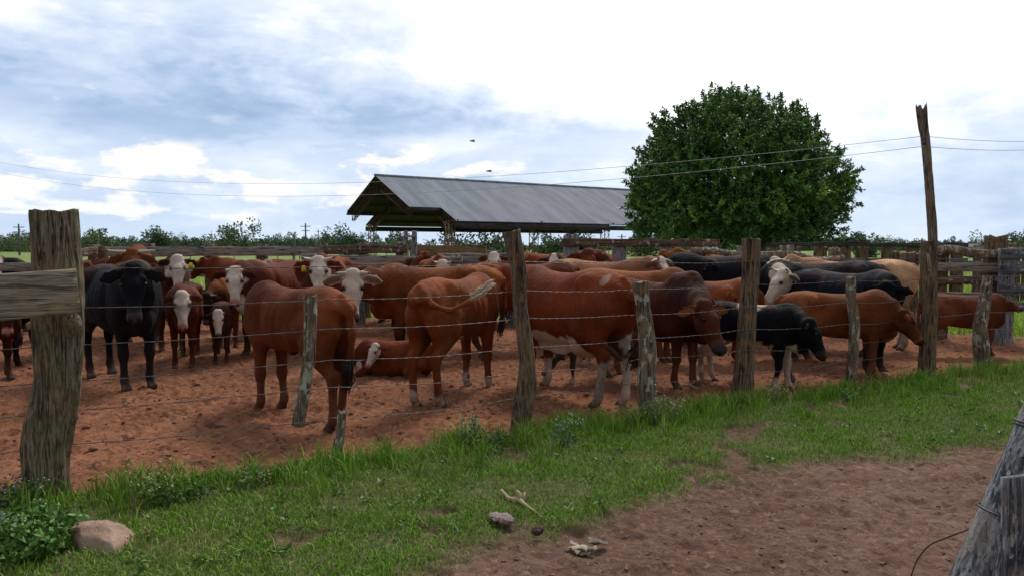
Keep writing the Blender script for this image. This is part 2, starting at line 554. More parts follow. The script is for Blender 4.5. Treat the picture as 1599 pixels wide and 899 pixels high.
def mat_ground():
    m, t = new_mat('ground_soil')
    a = t.n('ShaderNodeAttribute', attribute_name='Mask')
    sp = t.n('ShaderNodeSeparateColor'); t.l(a.outputs['Color'], sp.inputs[0])
    grass, path, field = sp.outputs
    geo = t.n('ShaderNodeNewGeometry'); o = geo.outputs['Position']
    big = t.noise(o, 0.55, 5, 0.6, 0.3)
    mid = t.noise(o, 3.2, 6, 0.65, 0.4)
    fine = t.noise(t.scale(o, (1, 0.8, 1)), 22, 6, 0.7, 0.6)
    pits = t.noise(o, 9.5, 5, 0.6, 0.8)
    pen = t.mix(t.step(big, 0.34, 0.66), (0.205, 0.079, 0.038, 1), (0.280, 0.117, 0.058, 1))
    pen = t.mix(t.m('MULTIPLY', t.step(mid, 0.44, 0.62), 0.5), pen, (0.205, 0.082, 0.045, 1))
    pen = t.mix(t.m('MULTIPLY', t.step(pits, 0.53, 0.62), 0.75), pen, (0.105, 0.042, 0.025, 1))
    pen = t.mix(t.m('MULTIPLY', t.step(fine, 0.53, 0.62), 0.55), pen, (0.36, 0.205, 0.125, 1))
    dung = t.noise(o, 2.6, 3, 0.5, 0.7)
    pen = t.mix(t.m('MULTIPLY', t.step(dung, 0.655, 0.675), 0.75), pen, (0.060, 0.036, 0.022, 1))
    damp = t.noise(t.scale(o, (1, 1, 1), (4, 8, 0)), 0.9, 5, 0.6, 0.5)
    pen = t.mix(t.m('MULTIPLY', t.step(damp, 0.52, 0.62), 0.35), pen, (0.13, 0.055, 0.032, 1))
    pa = t.mix(t.step(big, 0.34, 0.66), (0.135, 0.077, 0.051, 1), (0.205, 0.125, 0.090, 1))
    pa = t.mix(t.m('MULTIPLY', t.step(mid, 0.44, 0.62), 0.6), pa, (0.15, 0.075, 0.05, 1))
    pa = t.mix(t.m('MULTIPLY', t.step(pits, 0.56, 0.66), 0.6), pa, (0.085, 0.045, 0.03, 1))
    crk = t.noise(t.scale(o, (1.5, 3.2, 1)), 6.0, 6, 0.7, 1.6)
    pa = t.mix(t.m('MULTIPLY', t.m('SUBTRACT', 1, t.step(t.m('ABSOLUTE', t.m('SUBTRACT', crk, .5)), 0.004, 0.022)), 0.65), pa, (0.05, 0.027, 0.018, 1))
    pa = t.mix(t.m('MULTIPLY', t.step(fine, 0.54, 0.66), 0.4), pa, (0.36, 0.25, 0.19, 1))
    c = t.mix(path, pen, pa)
    gr = t.mix(t.step(fine, 0.4, 0.62), (0.045, 0.080, 0.018, 1), (0.13, 0.12, 0.045, 1))
    c = t.mix(t.m('MULTIPLY', grass, 0.85), c, gr)
    fg = t.mix(t.step(t.noise(o, 0.12, 6, 0.7), 0.4, 0.6), (0.16, 0.22, 0.055, 1), (0.23, 0.265, 0.09, 1))
    fg = t.mix(t.m('MULTIPLY', t.step(mid, 0.45, 0.6), 0.45), fg, (0.09, 0.13, 0.035, 1))
    c = t.mix(field, c, fg)
    h = t.m('ADD', t.m('MULTIPLY', fine, 0.6), t.m('MULTIPLY', pits, -0.8))
    return finish(m, t, c, 0.95, h, 1.0, 0.04, 0.08)
M['ground'] = mat_ground()

def prints(x, y, cell, seed):
    ix, iy = np.floor(x / cell), np.floor(y / cell)
    out = np.zeros_like(x)
    for dx in (-1, 0, 1):
        for dy in (-1, 0, 1):
            cx, cy = ix + dx, iy + dy
            z0 = cx * 0
            px = (cx + _hash(cx, cy, z0, seed)) * cell; py = (cy + _hash(cx, cy, z0, seed + 1)) * cell
            a = _hash(cx, cy, z0, seed + 2) * 3.14; dp = _hash(cx, cy, z0, seed + 3)
            ux = (x - px) * np.cos(a) + (y - py) * np.sin(a); uy = -(x - px) * np.sin(a) + (y - py) * np.cos(a)
            d = (ux / .055) ** 2 + (uy / .042) ** 2
            out += dp * (-np.exp(-d * 1.2) + .35 * np.exp(-(np.sqrt(d) - 1.7) ** 2 * 3))
    return out
def ground_h(x, y, gm=None):
    d = np.hypot(x, y)
    near = np.clip((40 - d) / 25, 0, 1)
    a = fbm(x, y, sc=5.5, oc=4, seed=41, gain=0.6)
    lump = np.abs(fbm(x, y, sc=9, oc=3, seed=77) - 0.5) * 2
    und = (fbm(x, y, sc=0.55, oc=2, seed=12) - 0.5) * 0.06
    h = (a - 0.5) * 0.065 - lump * 0.035 + 0.005
    wx = x + fbm(x, y, sc=4, oc=2, seed=200) * .12; wy = y + fbm(x, y, sc=4, oc=2, seed=210) * .12
    amt = .25 + .75 * np.clip((y - fence_y(x)) * 2 + .5, 0, 1)
    amt = amt * (.4 + 1.2 * np.clip(fbm(x, y, sc=.8, oc=2, seed=220) * 2 - .5, 0, 1))
    h = h + (prints(wx, wy, .15, 60) * .028 + prints(wx + 3, wy, .21, 70) * .034) * amt
    if gm is not None:
        h = h * (1 - 0.6 * gm) + 0.03 * gm
    return (h + und) * near

def build_ground():
    fa = np.linspace(-42, 42, 720)
    ca = np.linspace(42, 318, 60)[1:-1]
    ang = np.radians(np.concatenate([fa, ca]))
    r = [2.0]
    while r[-1] < 24: r.append(r[-1] * 1.0037)
    while r[-1] < 6000: r.append(r[-1] * 1.10)
    r = np.array([0.02, 0.8, 1.5] + r)
    rr, aa = np.meshgrid(r, ang, indexing='ij')
    x, y = rr * np.sin(aa), rr * np.cos(aa)
    gm = grass_mask(x, y)
    fm = field_mask(x, y)
    inpen = np.clip((y - fence_y(x)) * 4 + 0.5, 0, 1)
    z = ground_h(x, y, np.maximum(gm, fm))
    n, k = x.shape
    V = np.stack([x, y, z], -1).reshape(-1, 3)
    i, j = np.meshgrid(np.arange(n - 1), np.arange(k), indexing='ij')
    a = i * k + j
    b = i * k + (j + 1) % k
    f = np.stack([a, a + k, b + k, b], -1).reshape(-1, 4)
    mb = MB().add(V, f)
    mask = np.stack([gm, 1 - inpen, fm], -1).reshape(-1, 3)
    o = mb.build('ground', M['ground'], colors={'Mask': mask})
    tag(o, 'red trampled soil, green verge and pasture', kind='structure')
build_ground()

# ------------------------------------------------------------------ grass
def leaf_cloud(cent, dirs, L, Wd, cols, fold=0.25):
    """cent (n,3), dirs (n,3) leaf axes, lengths L, widths Wd"""
    n = len(cent)
    d = dirs / (np.linalg.norm(dirs, axis=1)[:, None] + 1e-9)
    r = rng.normal(size=(n, 3))
    s = np.cross(d, r); s /= np.linalg.norm(s, axis=1)[:, None] + 1e-9
    u = np.cross(s, d)
    L = L[:, None]; Wd = Wd[:, None]
    v = np.zeros((n, 4, 3))
    v[:, 0] = cent
    v[:, 1] = cent + d * L * .45 + s * Wd / 2 + u * Wd * fold
    v[:, 2] = cent + d * L - u * L * 0.12
    v[:, 3] = cent + d * L * .45 - s * Wd / 2 + u * Wd * fold
    b = np.arange(n)[:, None] * 4
    f = np.concatenate([b + np.array([0, 1, 2]), b + np.array([0, 2, 3])])
    return v.reshape(-1, 3), f, np.repeat(cols, 4, axis=0)

def blades(name, x, y, h, w, col, bend, mat, zoff=0.0, label=''):
    n = len(x)
    gm = grass_mask(x, y)
    z = ground_h(x, y, np.maximum(gm, field_mask(x, y))) - 0.006 + zoff
    a = rng.uniform(0, 2 * math.pi, n)
    da = rng.uniform(0, 2 * math.pi, n)
    sx, sy = np.cos(a) * w / 2, np.sin(a) * w / 2
    bx, by = np.cos(da) * bend * h, np.sin(da) * bend * h
    v = np.zeros((n, 5, 3))
    v[:, 0] = np.stack([x - sx, y - sy, z], -1)
    v[:, 1] = np.stack([x + sx, y + sy, z], -1)
    v[:, 2] = np.stack([x + sx * .8 + bx * .35, y + sy * .8 + by * .35, z + h * .6], -1)
    v[:, 3] = np.stack([x - sx * .8 + bx * .35, y - sy * .8 + by * .35, z + h * .6], -1)
    v[:, 4] = np.stack([x + bx, y + by, z + h * np.sqrt(np.clip(1 - bend ** 2 * .6, .15, 1))], -1)
    b = np.arange(n)[:, None] * 5
    mb = MB()
    mb.add(v.reshape(-1, 3), b + np.array([0, 1, 2, 3]))
    mb.f.append(b + np.array([3, 2, 4]))
    c = np.repeat(col, 5, axis=0).reshape(n, 5, 3)
    o = mb.build(name, mat, colors={'Col': c.reshape(-1, 3)})
    tag(o, label, 'grass', kind='stuff')
    return o

def grass_cols(x, y, n):
    t = rng.random(n)[:, None]
    big = fbm(x, y, sc=1.3, oc=3, seed=61)[:, None]
    c = (1 - t) * np.array((0.100, 0.215, 0.012)) + t * np.array((0.230, 0.400, 0.026))
    yel = np.clip((big - 0.48) * 4, 0, 1) * 0.55
    c = c * (1 - yel) + np.array((0.25, 0.34, 0.05)) * yel
    dry = (rng.random(n) < 0.05 + .12 * np.clip(big[:, 0] - .5, 0, 1) * 4)[:, None]
    return np.where(dry, np.array((0.30, 0.25, 0.13)) * (0.6 + 0.5 * t), c)

def build_grass():
    N = 1900000
    x = rng.uniform(-6, 14, N); y = rng.uniform(2.8, 14.5, N)
    ok = (np.abs(x) < y * 0.74 + 0.3) | (rng.random(N) < .35)
    x, y = x[ok], y[ok]
    gm = grass_mask(x, y)
    dens = 0.35 + 0.65 * np.clip((fbm(x, y, sc=3.0, oc=3, seed=88) - 0.3) * 3.5, 0, 1)
    keep = rng.random(len(x)) < gm ** 1.3 * dens
    x, y, gm = x[keep], y[keep], gm[keep]
    n = len(x)
    fd = np.clip(1 - np.abs(fence_y(x) - y - 0.15) / 0.45, 0, 1)
    h = rng.uniform(0.016, 0.046, n) * (0.5 + 0.5 * gm) * (1 + fd * 0.9) * (0.7 + 0.8 * fbm(x, y, sc=2.5, oc=2, seed=99))
    w = rng.uniform(0.0035, 0.0065, n)
    blades('verge_grass', x, y, h, w, grass_cols(x, y, n), rng.uniform(0.2, 0.95, n), M['grass'], label='short green grass of the verge outside the wire fence')
    # dry stems
    N2 = 5200
    x2 = rng.uniform(-4.6, 9, N2); y2 = rng.uniform(3, 12, N2)
    k2 = (grass_mask(x2, y2) > .35); x2, y2 = x2[k2], y2[k2]; n2 = len(x2)
    blades('dry_stems', x2, y2, rng.uniform(0.04, 0.13, n2), rng.uniform(.0025, .004, n2), np.array((.42, .36, .18))[None] * rng.uniform(.6, 1.2, (n2, 1)),
           rng.uniform(0.2, 1.0, n2), M['grass'], label='dry straw stems scattered through the green verge')
    # low broadleaf rosettes
    N3 = 900
    x3 = rng.uniform(-4.6, 9, N3); y3 = rng.uniform(3, 12, N3)
    k3 = (grass_mask(x3, y3) > .6) & (fbm(x3, y3, sc=1.7, oc=2, seed=301) > .48); x3, y3 = x3[k3], y3[k3]; n3 = len(x3)
    z3 = ground_h(x3, y3, grass_mask(x3, y3)) + .02
    cen = np.repeat(np.stack([x3, y3, z3], -1), 9, axis=0); cen += rng.normal(0, (.02, .02, .008), cen.shape)
    dr = rng.normal(size=cen.shape) * (1, 1, .25) + (0, 0, .35)
    cc3 = np.array((.10, .19, .035))[None] * rng.uniform(.6, 1.5, (len(cen), 1))
    v, f, cc = leaf_cloud(cen, dr, rng.uniform(.025, .05, len(cen)), rng.uniform(.014, .026, len(cen)), cc3)
    o = MB().add(v, f).build('low_weeds', M['grass'], smooth=False, colors={'Col': cc})
    tag(o, 'low broad-leaved weeds mixed into the verge', 'weeds', kind='stuff')
    # tall tussock blades
    cx = rng.uniform(-5, 12, 660)
    cy = fence_y(cx) - np.abs(rng.normal(0.1, 0.35, 660)) - 0.02
    gmc = grass_mask(cx, cy); cx, cy = cx[gmc > .5], cy[gmc > .5]
    m = rng.integers(10, 34, len(cx))
    X = np.repeat(cx, m); Yv = np.repeat(cy, m); n = len(X)
    X = X + rng.normal(0, 0.035, n); Yv = Yv + rng.normal(0, 0.035, n)
    blades('tussock_grass', X, Yv, rng.uniform(0.08, 0.22, n), rng.uniform(.005, .009, n), grass_cols(X, Yv, n) * 0.9,
           rng.uniform(0.1, 0.8, n), M['grass'], label='taller green grass tussocks along the foot of the wire fence')
    # pasture beyond the yard, rough
    N = 150000
    yy = 13 + rng.random(N) ** 1.5 * 50
    xx = rng.uniform(-1.0, 1.3, N) * yy
    k = field_mask(xx, yy) > 0.5
    xx, yy = xx[k], yy[k]; n = len(xx)
    c = grass_cols(xx, yy, n) * np.array((1.9, 1.55, 1.3))
    blades('pasture_grass', xx, yy, rng.uniform(0.06, 0.2, n), rng.uniform(.012, .03, n), c, rng.uniform(0.1, .8, n), M['grass'], label='pale green pasture grass beyond the timber rails')
build_grass()

def build_clods():
    N = 4200
    y = 3.3 + rng.random(N) ** 1.3 * 13
    x = rng.uniform(-0.72, 0.72, N) * y
    ok = (grass_mask(x, y) < 0.25) & (field_mask(x, y) < 0.2)
    x, y = x[ok], y[ok]
    n = len(x)
    s = rng.uniform(0.005, 0.018, n) * (1 + (rng.random(n) < 0.06) * 0.9) * np.where(y > fence_y(x), 1, rng.uniform(.3, .75, n))
    z = ground_h(x, y) + s * 0.1
    base = np.array([(1, 0, 0), (0, 1, 0), (-1, 0, 0), (0, -1, 0), (0, 0, .7), (0, 0, -.7), (.7, .7, .3), (-.7, .7, .3), (-.7, -.7, .3), (.7, -.7, .3)], float)
    fc = np.array([(0, 6, 4), (6, 1, 4), (1, 7, 4), (7, 2, 4), (2, 8, 4), (8, 3, 4), (3, 9, 4), (9, 0, 4), (0, 5, 1), (1, 5, 2), (2, 5, 3), (3, 5, 0), (0, 1, 6), (1, 2, 7), (2, 3, 8), (3, 0, 9)])
    v = base[None] * rng.uniform(0.6, 1.4, (n, 10, 1)) * s[:, None, None] * np.array((1.2, 1.2, .7))
    v += np.stack([x, y, z], -1)[:, None]
    mb = MB().add(v.reshape(-1, 3), (np.arange(n)[:, None, None] * 10 + fc[None]).reshape(-1, 3))
    pen = (y > fence_y(x))[:, None]
    c = np.where(pen, np.array((0.20, 0.078, 0.042)), np.array((0.19, 0.112, 0.078))) * rng.uniform(0.6, 1.2, (n, 1))
    o = mb.build('soil_clods', M['litter'], colors={'Col': np.repeat(c, 10, axis=0)})
    tag(o, 'loose crumbs and clods of red soil', 'soil clods', kind='stuff')
build_clods()

# ------------------------------------------------------------------ posts and fences
def gnarled(pts, rads, seg=40, rings=90, groove=0.16, rough=0.10, seed=0, jag=0.02, sq=0.0):
    pts = np.asarray(pts, float); rads = np.asarray(rads, float)
    t = np.linspace(0, 1, len(pts)); s = np.linspace(0, 1, rings)
    ker = np.ones(7) / 7
    C = np.stack([np.interp(s, t, pts[:, i]) for i in range(3)], -1)
    if len(pts) > 2:
        for _ in range(2):
            for i in range(3):
                e = np.pad(C[:, i], 3, mode='reflect', reflect_type='odd')
                C[:, i] = np.convolve(e, ker, 'valid')
    Rr = np.interp(s, t, rads)
    a = np.arange(seg) * 2 * math.pi / seg
    L = np.linalg.norm(pts[-1] - pts[0])
    ss, aa = np.meshgrid(s * L, a, indexing='ij')
    ca, sa = np.cos(aa), np.sin(aa)
    g = fbm(ca * 2.6 + 10, sa * 2.6 + 10, ss * 1.3, sc=1.6, oc=3, seed=seed)
    g2 = fbm(ca + 3, sa + 3, ss * 2.2, sc=1.7, oc=3, seed=seed + 5)
    crack = np.clip(0.42 - fbm(ca * 3.2 + 5, sa * 3.2, ss * 0.8, sc=1.5, oc=2, seed=seed + 9), 0, 1) * 3
    fac = 1 + (g - 0.5) * groove * 2 + (g2 - 0.5) * rough * 3 - np.clip(crack, 0, .6) * groove
    if sq:
        fac = fac * (1 + sq * (np.maximum(np.abs(ca), np.abs(sa)) ** -1 - 1))
    rad = Rr[:, None] * fac
    # jagged top: shift last rings along z later
    mb = MB().tube(C, rad, seg)
    V = mb.v[0].reshape(rings, seg, 3)
    j = fbm(ca[0] * 2.3 + seed, sa[0] * 2.3, sc=1.3, oc=3, seed=seed + 3)
    for q in range(1, 5):
        V[-q, :, 2] += (j - 0.5) * jag * (5 - q) / 2
    mb.v[0] = V.reshape(-1, 3)
    # weathered, slightly hollow end
    mb.v[1][1, 2] -= 0.012
    return mb

def plank(mb, a, b, h, th, seed=0, seg=14, wob=0.012):
    """plank from a to b (centre line), upright height h"""
    a = np.asarray(a, float); b = np.asarray(b, float)
    d = b - a; L = np.linalg.norm(d); d /= L
    side = np.array((-d[1], d[0], 0)); side /= np.linalg.norm(side)
    up = np.cross(d, side); up = up if up[2] > 0 else -up
    n = max(4, int(L * 6))
    s = np.linspace(0, 1, n)
    prof = [(-1, -.8), (-.8, -1), (.8, -1), (1, -.8), (1, .8), (.8, 1), (-.8, 1), (-1, .8)]
    prof = [(-1, -.92), (-.75, -1), (.75, -1), (1, -.92), (1, -.3), (1, .3), (1, .92), (.75, 1), (-.75, 1), (-1, .92), (-1, .3), (-1, -.3)]
    k = len(prof)
    top = (fbm(s * L * 2, s * 0 + seed, sc=1, oc=3, seed=seed) - .5) * wob * 3
    bot = (fbm(s * L * 2, s * 0 + seed + 9, sc=1, oc=3, seed=seed + 1) - .5) * wob * 3
    sid = (fbm(s * L * 1.2, s * 0 + seed + 19, sc=1, oc=2, seed=seed + 2) - .5) * wob * 2
    V = np.zeros((n, k, 3))
    for j, (p, q) in enumerate(prof):
        hh = q * h / 2 + np.where(q > 0, top, bot)
        V[:, j] = a + (d * L)[None] * s[:, None] + side * (p * th / 2 + sid)[:, None] + up * hh[:, None]
    i, j = np.meshgrid(np.arange(n - 1), np.arange(k), indexing='ij')
    p = i * k + j; q = i * k + (j + 1) % k
    n0 = mb.n
    mb.add(V.reshape(-1, 3), np.stack([p, q, q + k, p + k], -1).reshape(-1, 4))
    mb.f.append(np.array([[n0 + z for z in range(k)][::-1]]))
    mb.f.append(np.array([[n0 + (n - 1) * k + z for z in range(k)]]))
    return mb

def local_obj(mb, name, mat, parent, origin, rz=0.0, smooth=True):
    """build with geometry given in world coordinates, stored relative to origin and turned by rz"""
    o0 = np.asarray(origin, float)
    Rm = rotz(-rz)
    mb.v = [(v - o0) @ Rm.T for v in mb.v]
    o = mb.build(name, mat, None, smooth)
    o.location = o0
    o.rotation_euler = (0, 0, rz)
    if parent:
        o.parent = parent
        o.location = o0 - np.array(parent.location)
    return o

def zground(x, y):
    return float(ground_h(np.array([x]), np.array([y]))[0])

def build_wire_fence():
    root = empty('wire_fence', (FX0, FY0, 0), 0, 'six-strand wire fence on rough split posts, running in front of the cattle', 'fence')
    # (pixel polyline from base to top, pixel widths, material, label)
    specs = [
        ([(72, 800), (70, 700), (90, 600), (92, 500), (90, 430), (84, 330)], [64, 72, 66, 74, 70, 66], 'post_green', 'thick mossy corner post with a knot near its top', 4.80),
        ([(809, 690), (820, 620), (824, 560), (812, 480), (810, 420), (798, 361)], [30, 31, 25, 22, 26, 28], 'post', 'bent brown post with a fissured trunk', 6.45),
        ([(1012, 668), (1010, 600), (1012, 540), (1004, 480), (1000, 440)], [28, 29, 28, 23, 27], 'post_lichen', 'lichen spotted post with a white top', 6.95),
        ([(1157, 630), (1161, 580), (1166, 500), (1172, 430), (1173, 373)], [34, 32, 28, 27, 27], 'post', 'broad upright post with a square top', 7.85),
        ([(1325, 615), (1332, 560), (1335, 500), (1329, 460), (1328, 433)], [17, 16, 16, 15, 14], 'post_lichen', 'slim short post with a lichen streak', 8.70),
        ([(1446, 608), (1448, 540), (1452, 480), (1450, 420), (1449, 376)], [24, 24, 23, 22, 20], 'post', 'cracked post carrying the tall pole', 9.10),
        ([(1534, 588), (1532, 540), (1530, 510), (1538, 470), (1542, 432)], [20, 24, 19, 17, 13], 'post_lichen', 'crooked forked post with lichen spots', 9.65),
    ]
    for i, (pl, ws, mt, lab, Y) in enumerate(specs):
        pts = [P(px, py, Y) for px, py in pl]
        pts[0][2] = min(pts[0][2], -0.02)
        rad = [w / F * Y / 2 for w in ws]
        pts = [pts[0] - (pts[1] - pts[0]) * 0.15] + pts
        rad = [rad[0]] + rad
        big = i == 0
        mb = gnarled(pts, rad, seg=72 if big else 44, rings=170 if big else 110, seed=i * 13 + 1, groove=0.09 if big else 0.13, jag=0.022 if big else .012)
        o = local_obj(mb, 'post', M[mt], root, (pts[1][0], pts[1][1], 0))
        o['label'] = lab
    # hanging dropper and the stub of its broken foot
    pts = [P(465, 664, 5.72), P(473, 620, 5.72), (P(483, 560, 5.72)), P(485, 500, 5.72), P(484, 462, 5.72)]
    o = local_obj(gnarled(pts, [w / F * 5.7 / 2 for w in (19, 21, 19, 20, 21)], seed=91, jag=.03), 'post', M['post_lichen'], root, (pts[0][0], pts[0][1], 0))
    o['label'] = 'broken short post hanging from the wires above the ground'
    pts = [P(524, 725, 5.66), P(527, 700, 5.66), P(532, 670, 5.66), P(534, 641, 5.66)]
    o = local_obj(gnarled(pts, [w / F * 5.66 / 2 for w in (18, 17, 14, 13)], seed=97, jag=.05, rings=50), 'post', M['post_lichen'], root, (pts[0][0], pts[0][1], 0))
    o['label'] = 'low splintered stump of the broken post'
    # knot of the corner post
    kn = P(122, 505, 4.74)
    mb = gnarled([kn + (-0.10, 0, -0.10), kn + (-.03, 0, 0.0), kn + (-.08, 0, .10)], [0.03, 0.065, 0.035], seg=24, rings=24, seed=5)
    o = local_obj(mb, 'knot', M['post_green'], root, tuple(kn))
    # plank nailed to the corner post
    a = P(122, 454, 4.60); b = P(0, 465, 4.36)
    d = (b - a) / np.linalg.norm(b - a)
    rz = math.atan2(-d[1], -d[0])
    mb = plank(MB(), a, a + d * 1.6, 0.268, 0.035, seed=4, wob=0.007)
    o = local_obj(mb, 'plank', M['plank'], root, tuple(a), rz)
    o['label'] = 'wide weathered board nailed across the corner post'
    # six wires
    hs = [1.455, 1.21, 0.98, 0.75, 0.55, 0.33]
    xs_posts = [FX0 - 2.2, FX0, -1.33, 0.08, 1.2, 2.34, 3.67, 4.66, 5.95, 7.6, 9.6]
    for k, h in enumerate(hs):
        pts = []
        for i in range(len(xs_posts) - 1):
            x0, x1 = xs_posts[i], xs_posts[i + 1]
            sag = rng.uniform(0.008, 0.03) * (1.5 if k > 3 else 1)
            lift0 = (np.sin(i * 2.3 + k) * 0.012)
            lift1 = (np.sin((i + 1) * 2.3 + k) * 0.012)
            for u in np.linspace(0, 1, 14, endpoint=False):
                x = x0 + (x1 - x0) * u
                z = h + lift0 * (1 - u) + lift1 * u - sag * 4 * u * (1 - u) + rng.normal(0, 0.0016)
                if k > 2 and abs(x + 1.33) < 0.3: z -= 0.008
                pts.append((x, fence_y(x) + rng.normal(0, 0.0016), z))
        mb = MB()
        pts = np.array(pts)
        ph = np.arange(len(pts) * 3)
        P3 = np.stack([np.interp(np.linspace(0, 1, len(ph)), np.linspace(0, 1, len(pts)), pts[:, q]) for q in range(3)], -1)
        for sg in (0, math.pi):
            tw = P3.copy()
            tw[:, 2] += np.sin(ph * 1.3 + sg) * 0.0016
            tw[:, 1] += np.cos(ph * 1.3 + sg) * 0.0016
            mb.tube(tw, 0.0021, 5)
        local_obj(mb, 'wire', M['wire'], root, (FX0, FY0, 0))
build_wire_fence()

def build_tall_pole():
    Y = 9.16
    root = empty('tall_pole', (P(1449, 376, Y)[0], Y, 0), 0, 'tall thin forked pole tied behind a fence post, right side, holding the overhead wires', 'pole')
    pl = [(1452, 610), (1454, 480), (1457, 372), (1452, 300), (1446, 230), (1441, 170)]
    pts = [P(px, py, Y + 0.10) for px, py in pl]
    mb = gnarled(pts, [w / F * Y / 2 for w in (17, 16, 13, 13, 12, 11)], seg=28, rings=130, seed=200, groove=.2, jag=.10)
    local_obj(mb, 'pole_shaft', M['pole'], root, tuple(root.location))
    pts = [P(1443, 225, Y + .06), P(1438, 200, Y + .05), P(1434, 169, Y + .04)]
    mb = gnarled(pts, [0.02, 0.03, 0.032], seg=16, rings=30, seed=207, jag=.08)
    local_obj(mb, 'fork_stub', M['pole'], root, tuple(root.location))
    mb = MB()
    for py in (385, 400):
        c = P(1453, py, Y + 0.05)
        aa = np.linspace(0, 4 * math.pi, 40)
        mb.tube(np.stack([c[0] + np.cos(aa) * .10, c[1] + np.sin(aa) * .16, c[2] + aa * .002], -1), 0.003, 5)
    local_obj(mb, 'tie_wire', M['dark_wire'], root, tuple(root.location))
    # a strip of hanging bark
    c = [P(1449, 395, Y - .13), P(1452, 420, Y - .16), P(1458, 440, Y - .15), P(1457, 452, Y - .14), P(1453, 440, Y - .14)]
    local_obj(MB().tube(c, [0.018, .02, .014, .012, .01], 8), 'bark_strip', M['post_lichen'], root, tuple(root.location))
    return root
build_tall_pole()

def build_overhead():
    A = P(1443, 213, 9.2)
    B = np.array((-25.0, 30.0, 0))
    for k, (dz, lab) in enumerate(((0.0, 'upper pale overhead wire slung from the tall pole across the tree and shed'), (-0.12, 'lower pale overhead wire slung from the tall pole across the tree and shed'))):
        t = np.linspace(0, 1, 90)
        x = A[0] + (B[0] - A[0]) * t; y = A[1] + (B[1] - A[1]) * t
        z = A[2] + dz - (1.77 + 0.55 * k) * t + (5.2 + 0.4 * k) * t * t
        mb = MB().tube(np.stack([x, y, z], -1), 0.0032, 6)
        o = local_obj(mb, 'overhead_wire', M['cable'], None, tuple(A))
        tag(o, lab, 'overhead wire', 'overhead wires on the tall pole')
        t = np.linspace(0, 1, 30)
        C_ = P(1700, 215 + 12 * k, 12.0)
        A2 = A + (0, 0, dz)
        pts = A2[None] * (1 - t[:, None]) + C_[None] * t[:, None]
        pts[:, 2] -= 0.25 * t * (1 - t)
        o = local_obj(MB().tube(pts, 0.0032, 6), 'overhead_wire', M['cable'], None, tuple(A))
        tag(o, ('upper' if k == 0 else 'lower') + ' thin wire leaving the tall pole towards the right edge', 'overhead wire', 'overhead wires on the tall pole')
build_overhead()

def build_brace():
    root = empty('brace_post', (1.45, 2.6, 0), 0, 'grey leaning post with an upright board wired to it, nearest the camera at bottom right', 'post')
    Y = 2.6
    pts = [np.array((1.46, Y, -0.05)), np.array((1.60, Y, 0.30)), np.array((1.73, Y, 0.62)), np.array((1.855, Y, 0.95)), np.array((2.00, Y, 1.36))]
    mb = gnarled(pts, [0.115, 0.120, 0.118, 0.115, 0.10], seg=90, rings=200, seed=301, groove=0.05, rough=.04)
    local_obj(mb, 'leaning_post', M['post_grey'], root, tuple(root.location))
    # board
    rz = R(12)
    c = np.array((1.80, 2.42, 0.41))
    mb = MB()
    V = plank(mb, c + (-0.0, 0, -0.43), c + (0.015, 0, 0.46), 0.30, 0.03, seed=6, wob=.004) if False else None
    n = 20
    zs = np.linspace(-0.03, 0.88, n)
    prof = [(-1, -1), (1, -1), (1, 1), (-1, 1)]
    V = []
    for i, z in enumerate(zs):
        wv = 0.005 * math.sin(i * 0.9) + rng.normal(0, .0012)
        for p, q in prof:
            V.append((1.69 + p * .155 + (wv if p < 0 else 0) + 0.008 * z, 2.40 + q * .014 + p * 0.03, z + (0.006 * p if i == n - 1 else 0)))
    f = []
    for i in range(n - 1):
        for j in range(4):
            f.append((i * 4 + j, i * 4 + (j + 1) % 4, i * 4 + 4 + (j + 1) % 4, i * 4 + 4 + j))
    f.append((3, 2, 1, 0)); f.append(tuple((n - 1) * 4 + j for j in range(4)))
    mb.add(np.array(V), np.array(f))
    local_obj(mb, 'board', M['post_grey'], root, (1.69, 2.40, 0), 0, smooth=False)
    mb = MB()
    for z0, n_ in ((0.66, 1), (0.95, 2)):
        cx = 1.46 + (z0 + .05) * .41
        aa = np.linspace(0, n_ * 2 * math.pi, 60)
        mb.tube(np.stack([cx + np.cos(aa) * .128, Y + np.sin(aa) * .128, z0 + np.cos(aa) * -.03 + aa * .002], -1), 0.0035, 6)
        local_obj(mb, 'tie_wire', M['dark_wire'], root, tuple(root.location)); mb = MB()
    mb.tube([(1.645, 2.56, .70), (1.67, 2.46, .66), (1.70, 2.380, .63), (1.78, 2.375, .625)], 0.0035, 6)
    local_obj(mb, 'tie_wire', M['dark_wire'], root, tuple(root.location))
    # loose wire curling down from the tie
    q = [P(1512, 826, 2.55), P(1480, 838, 2.62), P(1450, 850, 2.8), P(1432, 872, 3.0), P(1420, 905, 3.1), P(1416, 960, 3.1)]
    t = np.linspace(0, 1, 6); s = np.linspace(0, 1, 40)
    q = np.array(q)
    C = np.stack([np.interp(s, t, q[:, i]) for i in range(3)], -1)
    for _ in range(6):
        C[1:-1] = (C[:-2] + C[1:-1] + C[2:]) / 3
    local_obj(MB().tube(C, 0.0026, 6), 'loose_wire', M['dark_wire'], root, tuple(root.location))
build_brace()

